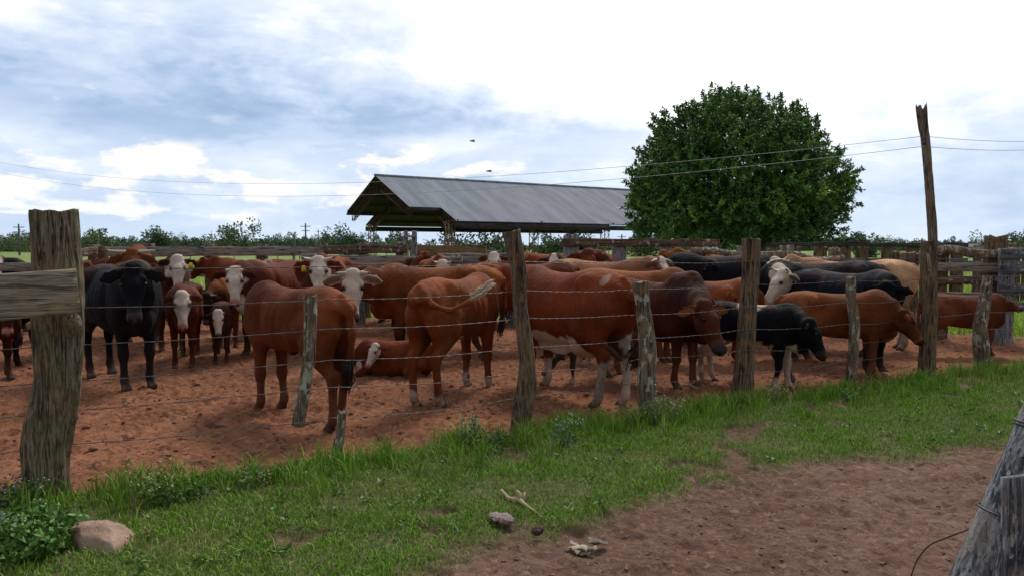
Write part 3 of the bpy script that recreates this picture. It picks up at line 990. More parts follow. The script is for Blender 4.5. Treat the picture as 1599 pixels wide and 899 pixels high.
def rail_fence(name, A, B, nposts, rails, label, ph=1.6, pr=0.11, posts_mat='post', overlap=0.15, seed=0, extra_post=None, rail_th=0.06, cat='fence', group='timber rails of the cattle yard', square=True):
    """A,B ground points; rails = [(height A, height B, plank height, material, kind)]"""
    A = np.array((A[0], A[1], 0.0)); B = np.array((B[0], B[1], 0.0))
    d = B - A; L = np.linalg.norm(d); d /= L
    rz = math.atan2(d[1], d[0])
    root = empty(name, tuple(A), 0, label, cat, group)
    rr = np.random.default_rng(seed + 400)
    side = np.array((-d[1], d[0], 0))
    if side[1] > 0: side = -side          # towards the camera
    for i in range(nposts):
        u = i / max(1, nposts - 1)
        c = A + d * L * u + d * rr.normal(0, .04)
        h = (ph[i] if isinstance(ph, (list, tuple)) else ph) + rr.normal(0, 0.03)
        r = pr * rr.uniform(0.85, 1.15)
        pts = [c + (0, 0, -0.1), c + (rr.normal(0, .015), 0, h * .5), c + (rr.normal(0, .025), 0, h)]
        mb = gnarled(pts, [r * 1.1, r, r * .95], seg=18, rings=26, seed=seed * 31 + i, jag=.05, groove=.12, sq=0.5 if square else 0)
        local_obj(mb, 'post', M[posts_mat], root, tuple(c), rz)
    for k, (ha, hb, hh, mt, kind) in enumerate(rails):
        a = A + (0, 0, ha) - d * overlap + side * (pr + rail_th / 2)
        b = B + (0, 0, hb) + d * overlap + side * (pr + rail_th / 2)
        if kind == 'log':
            n = 7
            pts = [a + (b - a) * u + np.array((0, 0, rr.normal(0, .03))) for u in np.linspace(0, 1, n)]
            mb = gnarled(pts, [hh / 2 * rr.uniform(.8, 1.15) for _ in range(n)], seg=16, rings=70, seed=seed + k, jag=0)
            local_obj(mb, 'rail', M[mt], root, tuple(a), rz)
        else:
            m = max(1, int(round(L / 2.6)))
            for s_ in range(m):
                p = a + (b - a) * (s_ / m); q = a + (b - a) * ((s_ + 1) / m)
                off = np.array((0, 0, rr.normal(0, .012)))
                mb = plank(MB(), p + off, q + off + (0, 0, rr.normal(0, .012)), hh * rr.uniform(.9, 1.08), rail_th, seed=seed * 7 + k * 5 + s_)
                local_obj(mb, 'rail', M[mt], root, tuple(p), rz)
    return root

def GX(px, Y):
    return np.array(((px - 799.5) / F * Y, Y))

rail_fence('rail_fence', GX(150, 17.0), GX(498, 17.0), 5, [(1.45, 1.46, .20, 'plank_grey', 'p'), (1.02, 1.02, .18, 'plank_grey', 'p'), (.55, .55, .18, 'plank_brown', 'p')],
           'grey timber rail fence behind the white-faced cows on the left', ph=1.60, pr=.12, seed=1)
rail_fence('rail_fence', GX(508, 17.0), GX(628, 16.8), 3, [(1.49, 1.49, .20, 'plank_brown', 'p'), (1.0, 1.0, .18, 'plank_grey', 'p')],
           'short brown rail fence left of the twin gate posts', ph=1.66, pr=.11, seed=2)
rail_fence('rail_fence', GX(486, 15.6), GX(712, 15.2), 4, [(1.32, 1.28, .22, 'plank_grey', 'p'), (.85, .85, .2, 'plank_grey', 'p')],
           'silver plank fence in front of the twin gate posts', ph=1.40, pr=.08, seed=3, posts_mat='post_grey')
rail_fence('rail_fence', GX(695, 15.4), GX(800, 15.6), 2, [(1.33, 1.33, .22, 'plank_grey', 'p')],
           'single silver plank behind the horned white-faced cow', ph=1.3, pr=.08, seed=33, posts_mat='post_grey')
rail_fence('rail_fence', GX(112, 14.8), GX(160, 16.2), 2, [(1.40, 1.50, .16, 'plank_brown', 'p'), (1.12, 1.25, .14, 'plank_brown', 'log')],
           'slanting brown rails just right of the thick corner post', ph=1.56, pr=.10, seed=4)
rail_fence('rail_fence', GX(-120, 13.2), GX(80, 13.4), 3, [(1.20, 1.22, .17, 'plank_grey', 'p'), (.8, .8, .15, 'plank_grey', 'p')],
           'low grey rail at the far left behind the corner post', ph=1.25, pr=.08, seed=5)
rail_fence('rail_fence', GX(888, 15.2), GX(1108, 15.2), 4, [(1.63, 1.60, .15, 'plank_brown', 'p'), (.75, .75, .18, 'plank_tan', 'p')],
           'dark brown top rail on grey posts under the shed eave', ph=[1.84, 1.66, 1.72, 1.55], pr=.13, seed=6, posts_mat='post_grey')
rail_fence('rail_fence', GX(1090, 14.0), GX(1300, 13.8), 4, [(1.50, 1.38, .14, 'post_lichen', 'log'), (1.24, 1.22, .13, 'post_lichen', 'log'), (.9, .9, .14, 'plank_grey', 'p')],
           'knobbly log rails below the tree', ph=1.56, pr=.10, seed=7, posts_mat='post_lichen')
rail_fence('rail_fence', GX(1205, 19.0), GX(1495, 18.2), 9, [(1.60, 1.60, .10, 'beam_dark', 'p'), (1.22, 1.22, .15, 'plank_slate', 'p'), (.8, .8, .15, 'plank_grey', 'p')],
           'long yard fence capped by a dark straight beam, right of the tree', ph=1.58, pr=.15, seed=8)
rail_fence('rail_fence', GX(1395, 15.6), GX(1450, 13.6), 3, [(1.35, 1.35, .16, 'plank_grey', 'p'), (1.0, 1.0, .16, 'plank_brown', 'p')],
           'side rails meeting the yard fence behind the tall pole', ph=1.5, pr=.12, seed=9)
rail_fence('rail_fence', GX(1462, 13.2), GX(1558, 13.0), 2, [(1.50, 1.50, .15, 'post_lichen', 'log'), (1.26, 1.26, .15, 'plank_grey', 'p'), (1.0, 1.0, .12, 'plank_brown', 'p'), (.72, .72, .18, 'plank_grey', 'p')],
           'four mixed rails between the tall pole and the thick end post', ph=[1.5, 1.72], pr=.17, seed=10)
rail_fence('yard_gate', GX(1574, 12.6), GX(1720, 12.2), 3, [(1.45, 1.45, .18, 'plank_slate', 'p'), (1.18, 1.18, .14, 'plank_slate', 'p'), (.90, .90, .16, 'plank_slate', 'p'), (.60, .60, .16, 'plank_slate', 'p')],
           'slate grey plank gate cut by the right edge', ph=1.54, pr=.10, seed=11, posts_mat='post_grey', cat='gate', group=None)
rail_fence('rail_fence', GX(1500, 22.0), GX(1640, 21.0), 6, [(1.5, 1.5, .12, 'plank_grey', 'p'), (1.1, 1.1, .15, 'plank_slate', 'p')],
           'farther yard rails seen behind the thick end post', ph=1.6, pr=.12, seed=12)

def build_yard_bits():
    # twin posts with a cross piece
    root = empty('gate_frame', tuple(P(640, 395, 18.5)[:2]) + (0,), 0, 'pair of tall grey posts joined by a small cross piece', 'gate posts')
    for px, w in ((633, 6.5), (646, 8)):
        c = P(px, 380, 18.5); top = P(px, 361, 18.5)[2]
        mb = gnarled([(c[0], c[1], -.1), (c[0], c[1], 1.0), (c[0] + .02, c[1], top)], [w / F * 18.5 / 2] * 3, seg=14, rings=20, seed=px)
        local_obj(mb, 'post', M['post_grey'], root, (c[0], c[1], 0))
    a = P(630, 370, 18.4); b = P(650, 369, 18.4)
    local_obj(plank(MB(), a, b, .06, .06), 'cross_piece', M['post_grey'], root, tuple(a))
    # brown boards by the shed
    a = GX(652, 19); b = GX(752, 18.5)
    rail_fence('board_fence', a, b, 3, [(1.47, 1.46, .28, 'plank_tan', 'p'), (1.15, 1.15, .28, 'plank_tan', 'p')], 'solid brown board fence beneath the near shed columns', ph=1.55, pr=.06, seed=14, group=None)
    # leaning tan sheet under the tree
    c = P(1065, 440, 14.6)
    V = []
    pts = [P(1062, 448, 14.6), P(1110, 448, 14.6), P(1110, 392, 14.6), P(1086, 396, 14.6), P(1064, 430, 14.6)]
    for dy in (0, .04):
        for p in pts: V.append(p + (0, dy, 0))
    mb = MB().add(np.array(V), np.array([(0, 1, 6, 5), (1, 2, 7, 6), (2, 3, 8, 7), (3, 4, 9, 8), (4, 0, 5, 9)]))
    mb.f.append(np.array([(0, 4, 3, 2, 1), (5, 6, 7, 8, 9)]))
    for v in mb.v[0]:
        if v[2] < 0.9: v[2] = 0.0
    o = local_obj(mb, 'leaning_sheet', M['plank_tan'], None, tuple(c), smooth=False)
    tag(o, 'tan slant-topped wooden sheet standing between grey posts', 'board')
build_yard_bits()

# ------------------------------------------------------------------ shed
def build_shed():
    A = np.array((-5.07, 38.0, 0))
    r = np.array((0.81, 0.586, 0)); r /= np.linalg.norm(r)
    g = np.array((0.586, -0.81, 0)); g /= np.linalg.norm(g)     # towards the near eave
    hr, W2, tan = 5.28, 3.75, 0.478
    C = A - g * W2
    ridge0 = np.array((C[0], C[1], hr))
    rz = math.atan2(r[1], r[0])
    root = empty('open_shed', (C[0], C[1], 0), rz, 'long open-sided shed with a corrugated zinc gable roof on lattice columns', 'shed')
    Ln = 21.0
    EXT, OUT = 1.84, 5.20           # end bay length, half width of the main roof
    def slope(sgn, s0, s1, w, name, mat, dz=0.0, amp=0.022):
        n = int((s1 - s0) / 0.0425) + 1
        s = np.linspace(s0, s1, n)
        t = np.array([0.0, .5, .99, 1.0]) * w
        ss, tt = np.meshgrid(s, t, indexing='ij')
        z = hr - tan * tt + amp * np.sin(ss / 0.17 * 2 * math.pi) + dz
        V = np.stack([ss, -sgn * tt, z], -1).reshape(-1, 3)
        k = len(t)
        i, j = np.meshgrid(np.arange(n - 1), np.arange(k - 1), indexing='ij')
        a = i * k + j
        f = np.stack([a, a + k, a + k + 1, a + 1], -1).reshape(-1, 4)
        if sgn > 0: f = f[:, ::-1]
        mb = MB().add(V, f)
        return mb.build(name, mat, root)
    # local frame: x along the ridge, y to the far side
    for sgn, nm in ((1, 'near'), (-1, 'far')):
        o = slope(sgn, 0, EXT, W2 + (0.0 if sgn > 0 else 0), 'roof_panel', M['roof'])
        o = slope(sgn, EXT, Ln, OUT, 'roof_panel', M['roof'])
        slope(sgn, 0.02, EXT, W2 - .02, 'shaded_roof_underside', M['under'], -0.06, 0.0)
        slope(sgn, EXT + .02, Ln, OUT - .02, 'shaded_roof_underside', M['under'], -0.06, 0.0)
    mb = MB()
    s = np.linspace(-.03, Ln, 60)
    mb.tube(np.stack([s, s * 0, s * 0 + hr + 0.03], -1), 0.07, 10)
    mb.build('ridge_cap', M['roof'], root)
    # fascia and purlins
    for sgn in (1, -1):
        mb = MB()
        mb.box((EXT + (Ln - EXT) / 2, -sgn * (OUT - .06), hr - tan * OUT - .22), (Ln - EXT, .05, .28))
        mb.build('eave_beam', M['beam_dark'], root, smooth=False)
        mb = MB()
        mb.box((EXT / 2, -sgn * (W2 - .05), hr - tan * W2 - .12), (EXT, .05, .12))
        mb.build('eave_beam', M['beam_dark'], root, smooth=False)
        for t in (0.9, 1.8, 2.7, 3.6, 4.5):
            mb = MB().box((Ln / 2 + (0 if t < W2 else EXT / 2), -sgn * t, hr - tan * t - .13), (Ln - (0 if t < W2 else EXT), .06, .09))
            mb.build('purlin', M['rust'], root, smooth=False)
    # trusses
    def bar(mb, a, b, r_=0.022):
        mb.tube([a, b], r_ * 1.5, 6)
    xs = [0.25, EXT + .1, 7.2, 12.4, 17.6]
    for xi, x in enumerate(xs):
        mb = MB()
        w = W2 - .25 if xi == 0 else OUT - .45
        for sgn in (1, -1):
            top = lambda t: np.array((x, sgn * t, hr - tan * t - .2))
            bot = lambda t: np.array((x, sgn * t, hr - tan * t - .2 - .42 - .10 * (1 - t / w)))
            for dx in (0, .12):
                bar(mb, top(0) + (dx, 0, 0), top(w) + (dx, 0, 0))
                bar(mb, bot(0.1) + (dx, 0, 0), bot(w) + (dx, 0, 0))
            n = 11
            for i in range(n):
                t0, t1 = w * i / n, w * (i + 1) / n
                bar(mb, top(t0), bot(t1), .012)
                bar(mb, bot(t1), top(t1), .012)
                bar(mb, top(t0) + (.12, 0, 0), bot(t1) + (.12, 0, 0), .012)
        mb.build('roof_truss', M['rust'], root)
        if xi == 0: continue
        for sgn in (1, -1):
            mb = MB()
            cy = sgn * (OUT - .75)
            hc = hr - tan * (OUT - .75) - .35
            q = 0.17
            cs = [(-q, -q), (q, -q), (q, q), (-q, q)]
            for a_, b_ in cs:
                bar(mb, (x + a_, cy + b_, -.05), (x + a_, cy + b_, hc), .016)
            n = 9
            for i in range(n):
                z0, z1 = hc * i / n, hc * (i + 1) / n
                for j in range(4):
                    a_, b_ = cs[j], cs[(j + 1) % 4]
                    if (i + j) % 2: a_, b_ = b_, a_
                    bar(mb, (x + a_[0], cy + a_[1], z0), (x + b_[0], cy + b_[1], z1), .010)
                    bar(mb, (x + a_[0], cy + a_[1], z1), (x + b_[0], cy + b_[1], z1), .008)
            # bracket
            bar(mb, (x, cy + sgn * .17, hc), (x, cy + sgn * .8, hc + .05), .02)
            bar(mb, (x, cy - sgn * .17, hc - .5), (x, cy - sgn * 1.0, hc + .25), .02)
            mb.build('lattice_column', M['rust_pale'], root)
build_shed()

# ------------------------------------------------------------------ trees
def build_tree():
    Y0 = 25.0
    c = np.array((7.28, Y0, 3.35))
    root = empty('broadleaf_tree', (8.1, Y0 + .3, 0), 0, 'large round dark green tree with glossy leaves beside the shed', 'tree')
    loc = np.array(root.location)
    # trunk & limbs
    mb = gnarled([(8.1, Y0 + .3, -.1), (8.15, Y0 + .3, .9), (8.0, Y0 + .3, 1.9)], [.30, .25, .30], seg=30, rings=40, seed=501)
    local_obj(mb, 'trunk', M['bark'], root, tuple(loc))
    mb = MB()
    for i in range(16):
        a = i * 2.4; el = rng.uniform(.15, 1.3)
        e = np.array((math.cos(a) * math.cos(el), math.sin(a) * math.cos(el), math.sin(el))) * np.array((3.1, 3.1, 2.9))
        s0 = np.array((8.0, Y0 + .3, 1.7))
        mid = s0 + e * .45 + rng.normal(0, .15, 3)
        mb.tube([s0, mid, s0 + e * .92 + (c - s0) * .15], [.10, .06, .02], 8)
        for q in range(3):
            k = mid + rng.normal(0, .7, 3) + e * .3
            mb.tube([mid, (mid + k) / 2 + rng.normal(0, .08, 3), k], [.045, .03, .012], 6)
    local_obj(mb, 'branches', M['bark'], root, tuple(loc))
    # crown: sprigs through the volume, densest near the outside
    ns = 6500
    d = rng.normal(size=(ns, 3)); d /= np.linalg.norm(d, axis=1)[:, None]
    rad = rng.uniform(0.35, 1.0, ns) ** 0.45
    lump = 1 + (fbm(d[:, 0] + 9, d[:, 1] + 9, d[:, 2] + 9, sc=3.3, oc=3, seed=57) - .5) * 0.55
    dz = d[:, 2]
    ext = np.where((dz > 0)[:, None], np.array((3.18, 3.3, 2.98)), np.array((3.26, 3.3, 1.50)))
    shape = np.where(dz < 0, 1.0 / np.maximum(np.maximum(np.abs(dz), np.hypot(d[:, 0], d[:, 1])), .5) ** .8, 1.0)
    p = c + d * ext * (rad * lump * shape)[:, None]
    p[:, 0] += np.where(dz > 0.4, -0.25, 0)
    # droopy hem gaps
    gap = fbm(p[:, 0], p[:, 1], p[:, 2], sc=.95, oc=3, seed=66)
    k = (gap > 0.36) | (rad < .85)
    p, d, rad, gap = p[k], d[k], rad[k], gap[k]
    ns = len(p)
    m = 34
    ax = d * .8 + rng.normal(0, .45, (ns, 3)) + np.array((0, 0, .45))
    ax /= np.linalg.norm(ax, axis=1)[:, None]
    slen = rng.uniform(.22, .42, ns)
    tt = rng.random((ns, m))
    pos = p[:, None] + ax[:, None] * (tt * slen[:, None])[..., None]
    ld = ax[:, None] * .45 + rng.normal(0, .62, (ns, m, 3)) + np.array((0, 0, -.12))
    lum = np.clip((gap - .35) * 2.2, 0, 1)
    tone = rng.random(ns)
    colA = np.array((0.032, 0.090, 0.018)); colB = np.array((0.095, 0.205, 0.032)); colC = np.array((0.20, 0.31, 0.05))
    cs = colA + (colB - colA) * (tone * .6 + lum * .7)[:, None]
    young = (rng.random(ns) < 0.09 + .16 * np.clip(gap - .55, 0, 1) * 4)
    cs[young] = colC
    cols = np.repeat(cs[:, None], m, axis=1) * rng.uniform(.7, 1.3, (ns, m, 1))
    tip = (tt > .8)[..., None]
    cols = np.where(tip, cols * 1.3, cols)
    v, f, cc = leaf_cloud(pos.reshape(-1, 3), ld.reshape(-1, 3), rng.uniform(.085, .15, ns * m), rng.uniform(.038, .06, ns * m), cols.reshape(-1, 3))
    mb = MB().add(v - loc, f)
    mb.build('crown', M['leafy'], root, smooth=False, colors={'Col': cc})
build_tree()

def bushmesh(mb, cols, c, w, h, n, leaf, tone, seed):
    """foliage mass made of random leaf faces, uneven top"""
    r_ = np.random.default_rng(seed)
    nl = max(4, int(n / 60))
    lobes = r_.normal(size=(nl, 3)) * np.array((.42, .42, .28)) * np.array((w, w, h)) + c + np.array((0, 0, h * .55))
    lobes[:, 2] = np.clip(lobes[:, 2] * r_.uniform(.3, 1, nl), h * .08, h * .9)
    lr = r_.uniform(.10, .24, nl) * h
    idx = r_.integers(0, nl, n)
    d = r_.normal(size=(n, 3)); d /= np.linalg.norm(d, axis=1)[:, None]
    p = lobes[idx] + d * (lr[idx] * r_.random(n) ** .4)[:, None]
    p[:, 2] = np.maximum(p[:, 2], 0.05)
    lt = r_.uniform(.6, 1.25, nl)[idx] * r_.uniform(.7, 1.3, n)
    cs = np.asarray(tone)[None] * lt[:, None]
    v, f, cc = leaf_cloud(p, d + r_.normal(0, .6, (n, 3)), r_.uniform(.7, 1.4, n) * leaf, r_.uniform(.4, .8, n) * leaf, cs)
    mb.add(v, f)
    cols.append(cc)

def build_background():
    tones = [(0.115, 0.165, 0.075), (0.095, 0.145, 0.07), (0.14, 0.19, 0.08), (0.08, 0.125, 0.07)]  # leaf tones lightened, distance haze is mixed into the colour
    # far treelines: one mass each
    for nm, x0, x1, Yd, seed, lab in (('far_woodland', -175, -28, 190, 21, 'distant scrub woodland along the horizon on the left'),
                                 ('far_woodland', 10, 210, 230, 22, 'distant tree line on the horizon behind the shed and right yards')):
        mb = MB(); cols = []
        r_ = np.random.default_rng(seed)
        x = x0; i = 0
        while x < x1:
            y = Yd + r_.uniform(-25, 40)
            h = (1.0 + 3.5 * float(fbm(np.array([x * .06]), np.array([1.0 * seed]), sc=1, oc=3, seed=4)[0]) * 1.3 + r_.uniform(-.3, .5)) * (1.0 if seed == 21 else .75)
            if r_.random() < .12: h *= 1.3
            bushmesh(mb, cols, np.array((x, y, 0)), r_.uniform(6, 10), h, 2100, .38, tones[i % 4], seed * 1000 + i)
            x += r_.uniform(1.0, 2.0); i += 1
        o = mb.build(nm, M['far_leaf'], smooth=False, colors={'Col': np.concatenate(cols)})
        tag(o, lab, 'woodland', kind='stuff')
    # individual trees nearer
    sp = [(370, 150, 8.0, 6.6, 'spreading tree standing tallest over the left tree line'),
          (245, 165, 4.5, 5.6, 'rounded tree rising from the tree line above the horned cow'),
          (150, 160, 6.0, 5.3, 'broad bush just right of the thick corner post top'),
          (540, 120, 6.5, 4.6, 'bright green bush at the far end of the shed roof, left side'),
          (625, 260, 9, 6.0, 'hazy tree behind the twin gate posts'),
          (722, 62, 4.6, 3.6, 'leafy green tree behind the near shed columns'),
          (757, 66, 3.0, 3.0, 'small dark green tree left of the bent brown post'),
          (790, 70, 3.2, 2.6, 'bright green bush behind the bent brown post'),
          (862, 75, 3.0, 2.9, 'spiky green tree right of the bent brown post'),
          (905, 64, 2.4, 3.4, 'slim tree at the grey end post of the brown rail'),
          (1000, 110, 4.5, 4.2, 'dark rounded tree under the shed eave, left of the big tree'),
          (1350, 100, 3.6, 3.4, 'small pale tree just right of the big tree beyond the beam'),
          (1582, 130, 7.5, 4.6, 'tree on the horizon at the right edge behind the gate')]
    for i, (px, Y, w, h, lab) in enumerate(sp):
        c = GX(px, Y)
        root = empty('background_tree', (c[0], c[1], 0), 0, lab, 'tree')
        mb = MB()
        for q in range(3):
            e = np.array((rng.normal(0, w * .12), rng.normal(0, w * .1), h * .6))
            mb.tube([(0, 0, -.1), e * .5 + (rng.normal(0, .1), 0, 0), e], [.03 * h, .02 * h, .008 * h], 7)
        mb.build('trunk', M['bark'], root)
        mb = MB(); cols = []
        bushmesh(mb, cols, np.zeros(3), w * .55, h, int(2600), .11 + Y * .0022, tones[(i + (0 if Y > 100 else 2)) % 4] if i != 8 else tones[0], 900 + i)
        mb.build('crown', M['far_leaf'], root, smooth=False, colors={'Col': np.concatenate(cols)})
    # distant poles
    for px, top, Y, arms, lab in ((29, 350, 120, 2, 'distant dark power pole with crossarms at the left edge'),
                             (477, 349, 130, 2, 'distant power pole with a short crossarm right of the horned cow heads'),
                             (497, 359, 230, 1, 'very faint thin pole beside the distant power pole'),
                             (971, 366, 150, 1, 'tiny distant pole under the shed eave'),):
        c = P(px, top, Y)
        root = empty('power_pole', (c[0], c[1], 0), 0, lab, 'pole')
        MB().tube([(0, 0, 0), (0, 0, c[2])], [.16, .12], 8).build('shaft', M['pole_far'], root)
        for k in range(arms):
            MB().box((0, 0, c[2] - .5 - k * .75), (1.7 - .4 * k, .12, .12)).build('crossarm', M['pole_far'], root, smooth=False)
    c = P(458, 366, 40)
    mb = gnarled([(c[0], 40, -.1), (c[0], 40, 1), (c[0] + .04, 40, c[2])], [.09, .08, .07], seg=12, rings=14, seed=3)
    tag(local_obj(mb, 'field_post', M['post_grey'], None, (c[0], 40, 0)), 'lone pale post standing in the pasture below the distant power pole', 'post')
    # pasture fence of thin stakes
    root = empty('pasture_fence', tuple(GX(100, 60)) + (0,), 0, 'thin pale wire fence with stakes in front of the far woodland', 'fence')
    for i in range(22):
        x = (GX(60, 60)[0]) + i * 1.7
        MB().tube([(x - root.location[0], 0, 0), (x - root.location[0], 0, 1.25)], .035, 6).build('stake', M['post_grey'], root)
    for h in (.4, .8, 1.15):
        MB().tube([(GX(60, 60)[0] - root.location[0], 0, h), (GX(60, 60)[0] + 36 - root.location[0], 0, h)], .012, 5).build('wire', M['cable'], root)
    # small white farm buildings on the right horizon
    for px, Y, w, h, lab in ((1512, 150, 3.2, 1.15, 'tiny white farm building between the tall pole and thick end post'),
                             (1492, 170, 3.4, 1.3, 'tiny long white building just right of the tall pole'),):
        c = GX(px, Y)
        root = empty('farm_building', (c[0], c[1], 0), 0, lab, 'building')
        MB().box((0, 0, h / 2), (w, 4, h)).build('walls', mat_flat('white_wall', (.6, .58, .55), .8), root, smooth=False)
        V = [(-w / 2 - .2, -2.2, h), (w / 2 + .2, -2.2, h), (w / 2 + .2, 2.2, h), (-w / 2 - .2, 2.2, h), (-w / 2 - .2, 0, h + .7), (w / 2 + .2, 0, h + .7)]
        mb = MB().add(np.array(V), np.array([(0, 1, 5, 4), (2, 3, 4, 5)])); mb.f.append(np.array([(0, 4, 3), (1, 2, 5)]))
        mb.build('roof', M['plank_slate'], root, smooth=False)
    # birds
    for px, py, lab in ((738, 221, 'small dark bird flying higher above the shed'), (764, 268, 'small dark bird flying lower, just above the shed ridge')):
        p = P(px, py, 30)
        root = empty('bird', tuple(p), R(30), lab, 'bird', 'birds over the shed')
        mb = MB()
        mb.tube([(-.12, 0, 0), (-.06, 0, .01), (.04, 0, .012), (.09, 0, .01), (.12, 0, 0)], [.01, .028, .034, .022, .006], 8)
        for sgn in (1, -1):
            v = np.array([(.05, 0, .01), (.02, sgn * .1, .05), (-.04, sgn * .19, .03), (-.05, sgn * .09, .03), (-.04, 0, 0)])
            w2 = np.concatenate([v, v + (0, 0, .008)])
            n0 = mb.n
            mb.add(w2, np.array([(0, 1, 6, 5), (1, 2, 7, 6), (2, 3, 8, 7), (3, 4, 9, 8)]))
            mb.f.append(np.array([(n0, n0 + 4, n0 + 3, n0 + 2, n0 + 1), (n0 + 5, n0 + 6, n0 + 7, n0 + 8, n0 + 9)]))
        mb.build('body', M['bird'], root)
build_background()

# ------------------------------------------------------------------ verge details
def blob(c, s, seed, amp=.35, sub=28, freq=3.0):
    u = np.linspace(0, math.pi, sub); w = np.arange(sub * 2) * math.pi / sub
    uu, ww = np.meshgrid(u, w, indexing='ij')
    d = np.stack([np.sin(uu) * np.cos(ww), np.sin(uu) * np.sin(ww), np.cos(uu)], -1)
    k = 1 + (fbm(d[..., 0] * 1.0 + 5, d[..., 1] + 5, d[..., 2] + 5, sc=freq, oc=4, seed=seed) - .5) * 2 * amp
    V = d * k[..., None] * np.array(s) + np.array(c)
    n, m = uu.shape
    i, j = np.meshgrid(np.arange(n - 1), np.arange(m), indexing='ij')
    a = i * m + j; b = i * m + (j + 1) % m
    return V.reshape(-1, 3), np.stack([a, a + m, b + m, b], -1).reshape(-1, 4)

def build_verge_things():
    # stone
    c = G(160, 862)
    V, f = blob((0, 0, 0.03), (.215, .16, .125), 12, .22, 40, 1.3)
    rs = np.random.default_rng(5)
    for _ in range(26):
        nn = rs.normal(size=3); nn[2] = abs(nn[2]); nn /= np.linalg.norm(nn)
        dd = (V * (1, 1.2, 1.5)) @ nn; lim = .168 * rs.uniform(.80, 1.0)
        V = V - np.maximum(dd - lim, 0)[:, None] * nn / (1, 1.2, 1.5)
    V[:, 2] += np.where(V[:, 2] > 0, -V[:, 0] * .38, 0)
    V[:, 0] += V[:, 2] * -0.5
    V += (fbm(V[:, 0] + 5, V[:, 1] + 5, V[:, 2] + 5, sc=22, oc=3, seed=2) - .5)[:, None] * .012
    V *= (1.12, 1.1, 1.25)
    o = MB().add(V, f).build('stone', M['stone'])
    o.location = (c[0] + .02, c[1] + .05, 0.0); o.rotation_euler = (0, 0, R(-12))
    tag(o, 'angular pinkish stone lying in the grass by the thick corner post', 'stone')
    # dung and dry things
    def lumps(name, px, py, parts, col, lab, cat, mat='litter'):
        p = G(px, py)
        mb = MB(); cols = []
        for k, (dx, dy, s, sd) in enumerate(parts):
            V, f = blob((dx, dy, s[2] * .6), s, sd, .5, 18, 2.6)
            mb.add(V, f); cols.append(np.tile(np.array(col) * rng.uniform(.7, 1.25), (len(V), 1)))
        o = mb.build(name, M[mat], colors={'Col': np.concatenate(cols)})
        o.location = (p[0], p[1], 0.035)
        tag(o, lab, cat)
    lumps('dung_pat', 783, 820, [(0, 0, (.060, .055, .020), 1), (.03, -.05, (.045, .04, .022), 2), (-.035, .03, (.04, .04, .018), 3)], (.26, .19, .17), 'greyish dried dung pat in the grass left of the bleached root', 'dung')
    lumps('dung_clod', 838, 842, [(0, 0, (.03, .03, .022), 4), (.02, .01, (.018, .018, .02), 5)], (.07, .05, .04), 'small dark clod at the edge of the grass below the bleached root', 'dung')
    # crumpled pale bark/husk
    p = G(915, 858)
    mb = MB(); cols = []
    for k in range(9):
        L = rng.uniform(.06, .12); a = rng.uniform(-1.2, .3)
        cx, cy = rng.uniform(-.07, .09), rng.uniform(-.05, .05)
        u = np.linspace(-1, 1, 9); w = np.linspace(-1, 1, 5)
        uu, ww = np.meshgrid(u, w, indexing='ij')
        x = cx + math.cos(a) * uu * L / 2 - math.sin(a) * ww * .018
        y = cy + math.sin(a) * uu * L / 2 + math.cos(a) * ww * .018
        z = .018 + .004 * (k % 4) + .009 * np.cos(uu * 2 + k) + .008 * (1 - ww ** 2) + (fbm(x * 40, y * 40, seed=k) - .5) * .02
        top = np.stack([x, y, z], -1).reshape(-1, 3)
        n, m = uu.shape
        i, j = np.meshgrid(np.arange(n - 1), np.arange(m - 1), indexing='ij')
        q = i * m + j
        f = np.stack([q, q + m, q + m + 1, q + 1], -1).reshape(-1, 4)
        nn = len(top)
        mb.add(np.concatenate([top, top - (0, 0, .005)]), np.concatenate([f, f[:, ::-1] + nn]))
        cols.append(np.tile(np.array((.34, .27, .19)) * rng.uniform(.5, 1.25), (2 * nn, 1)))
    o = mb.build('dry_husk', M['litter'], colors={'Col': np.concatenate(cols)})
    o.location = (p[0], p[1], 0.0)
    tag(o, 'crumpled pale dry husk where the grass meets the bare path', 'dry husk')
    # bleached root
    q = [G(783, 778), G(795, 788), G(812, 792), G(822, 800), G(842, 812), G(868, 828)]
    pts = np.array([a + (0, 0, z) for a, z in zip(q, (.055, .04, .045, .045, .035, .02))])
    s = np.linspace(0, 1, 40)
    C = np.stack([np.interp(s, np.linspace(0, 1, 6), pts[:, i]) for i in range(3)], -1)
    r_ = np.interp(s, [0, .12, .3, .45, .6, .8, 1], [.010, .009, .017, .015, .008, .006, .002]) * (1 + rng.normal(0, .08, 40))
    mb = MB().tube(C, r_, 12)
    mb.tube([pts[2], pts[2] + (.0, .03, .03), pts[2] + (-.02, .05, .045)], [.016, .014, .008], 8)
    mb.tube([pts[2] + (.02, 0, 0), pts[2] + (.03, .03, .04)], [.014, .006], 8)
    n = mb.n
    o0 = pts[2].copy()
    mb.v = [v - o0 for v in mb.v]
    o = mb.build('bleached_root', M['litter'], colors={'Col': np.tile(np.array((.33, .245, .14)), (n, 1))})
    o.location = o0
    tag(o, 'pale bleached root or stick lying slantwise in the grass', 'root')
    # stick in the pen
    a, b = G(1066, 605), G(1090, 610)
    mb = MB().tube([a + (0, 0, .03), (a + b) / 2 + (0, 0, .05), b + (0, 0, .03)], [.008, .007, .004], 7)
    mb.tube([(a + b) / 2 + (0, 0, .05), b + (0, .1, .10)], [.005, .003], 6)
    nn = mb.n; mb.v = [v - a for v in mb.v]
    o = mb.build('dry_stick', M['litter'], colors={'Col': np.tile(np.array((.45, .38, .25)), (nn, 1))}); o.location = a
    tag(o, 'thin pale stick on the soil below the dark bull', 'stick')

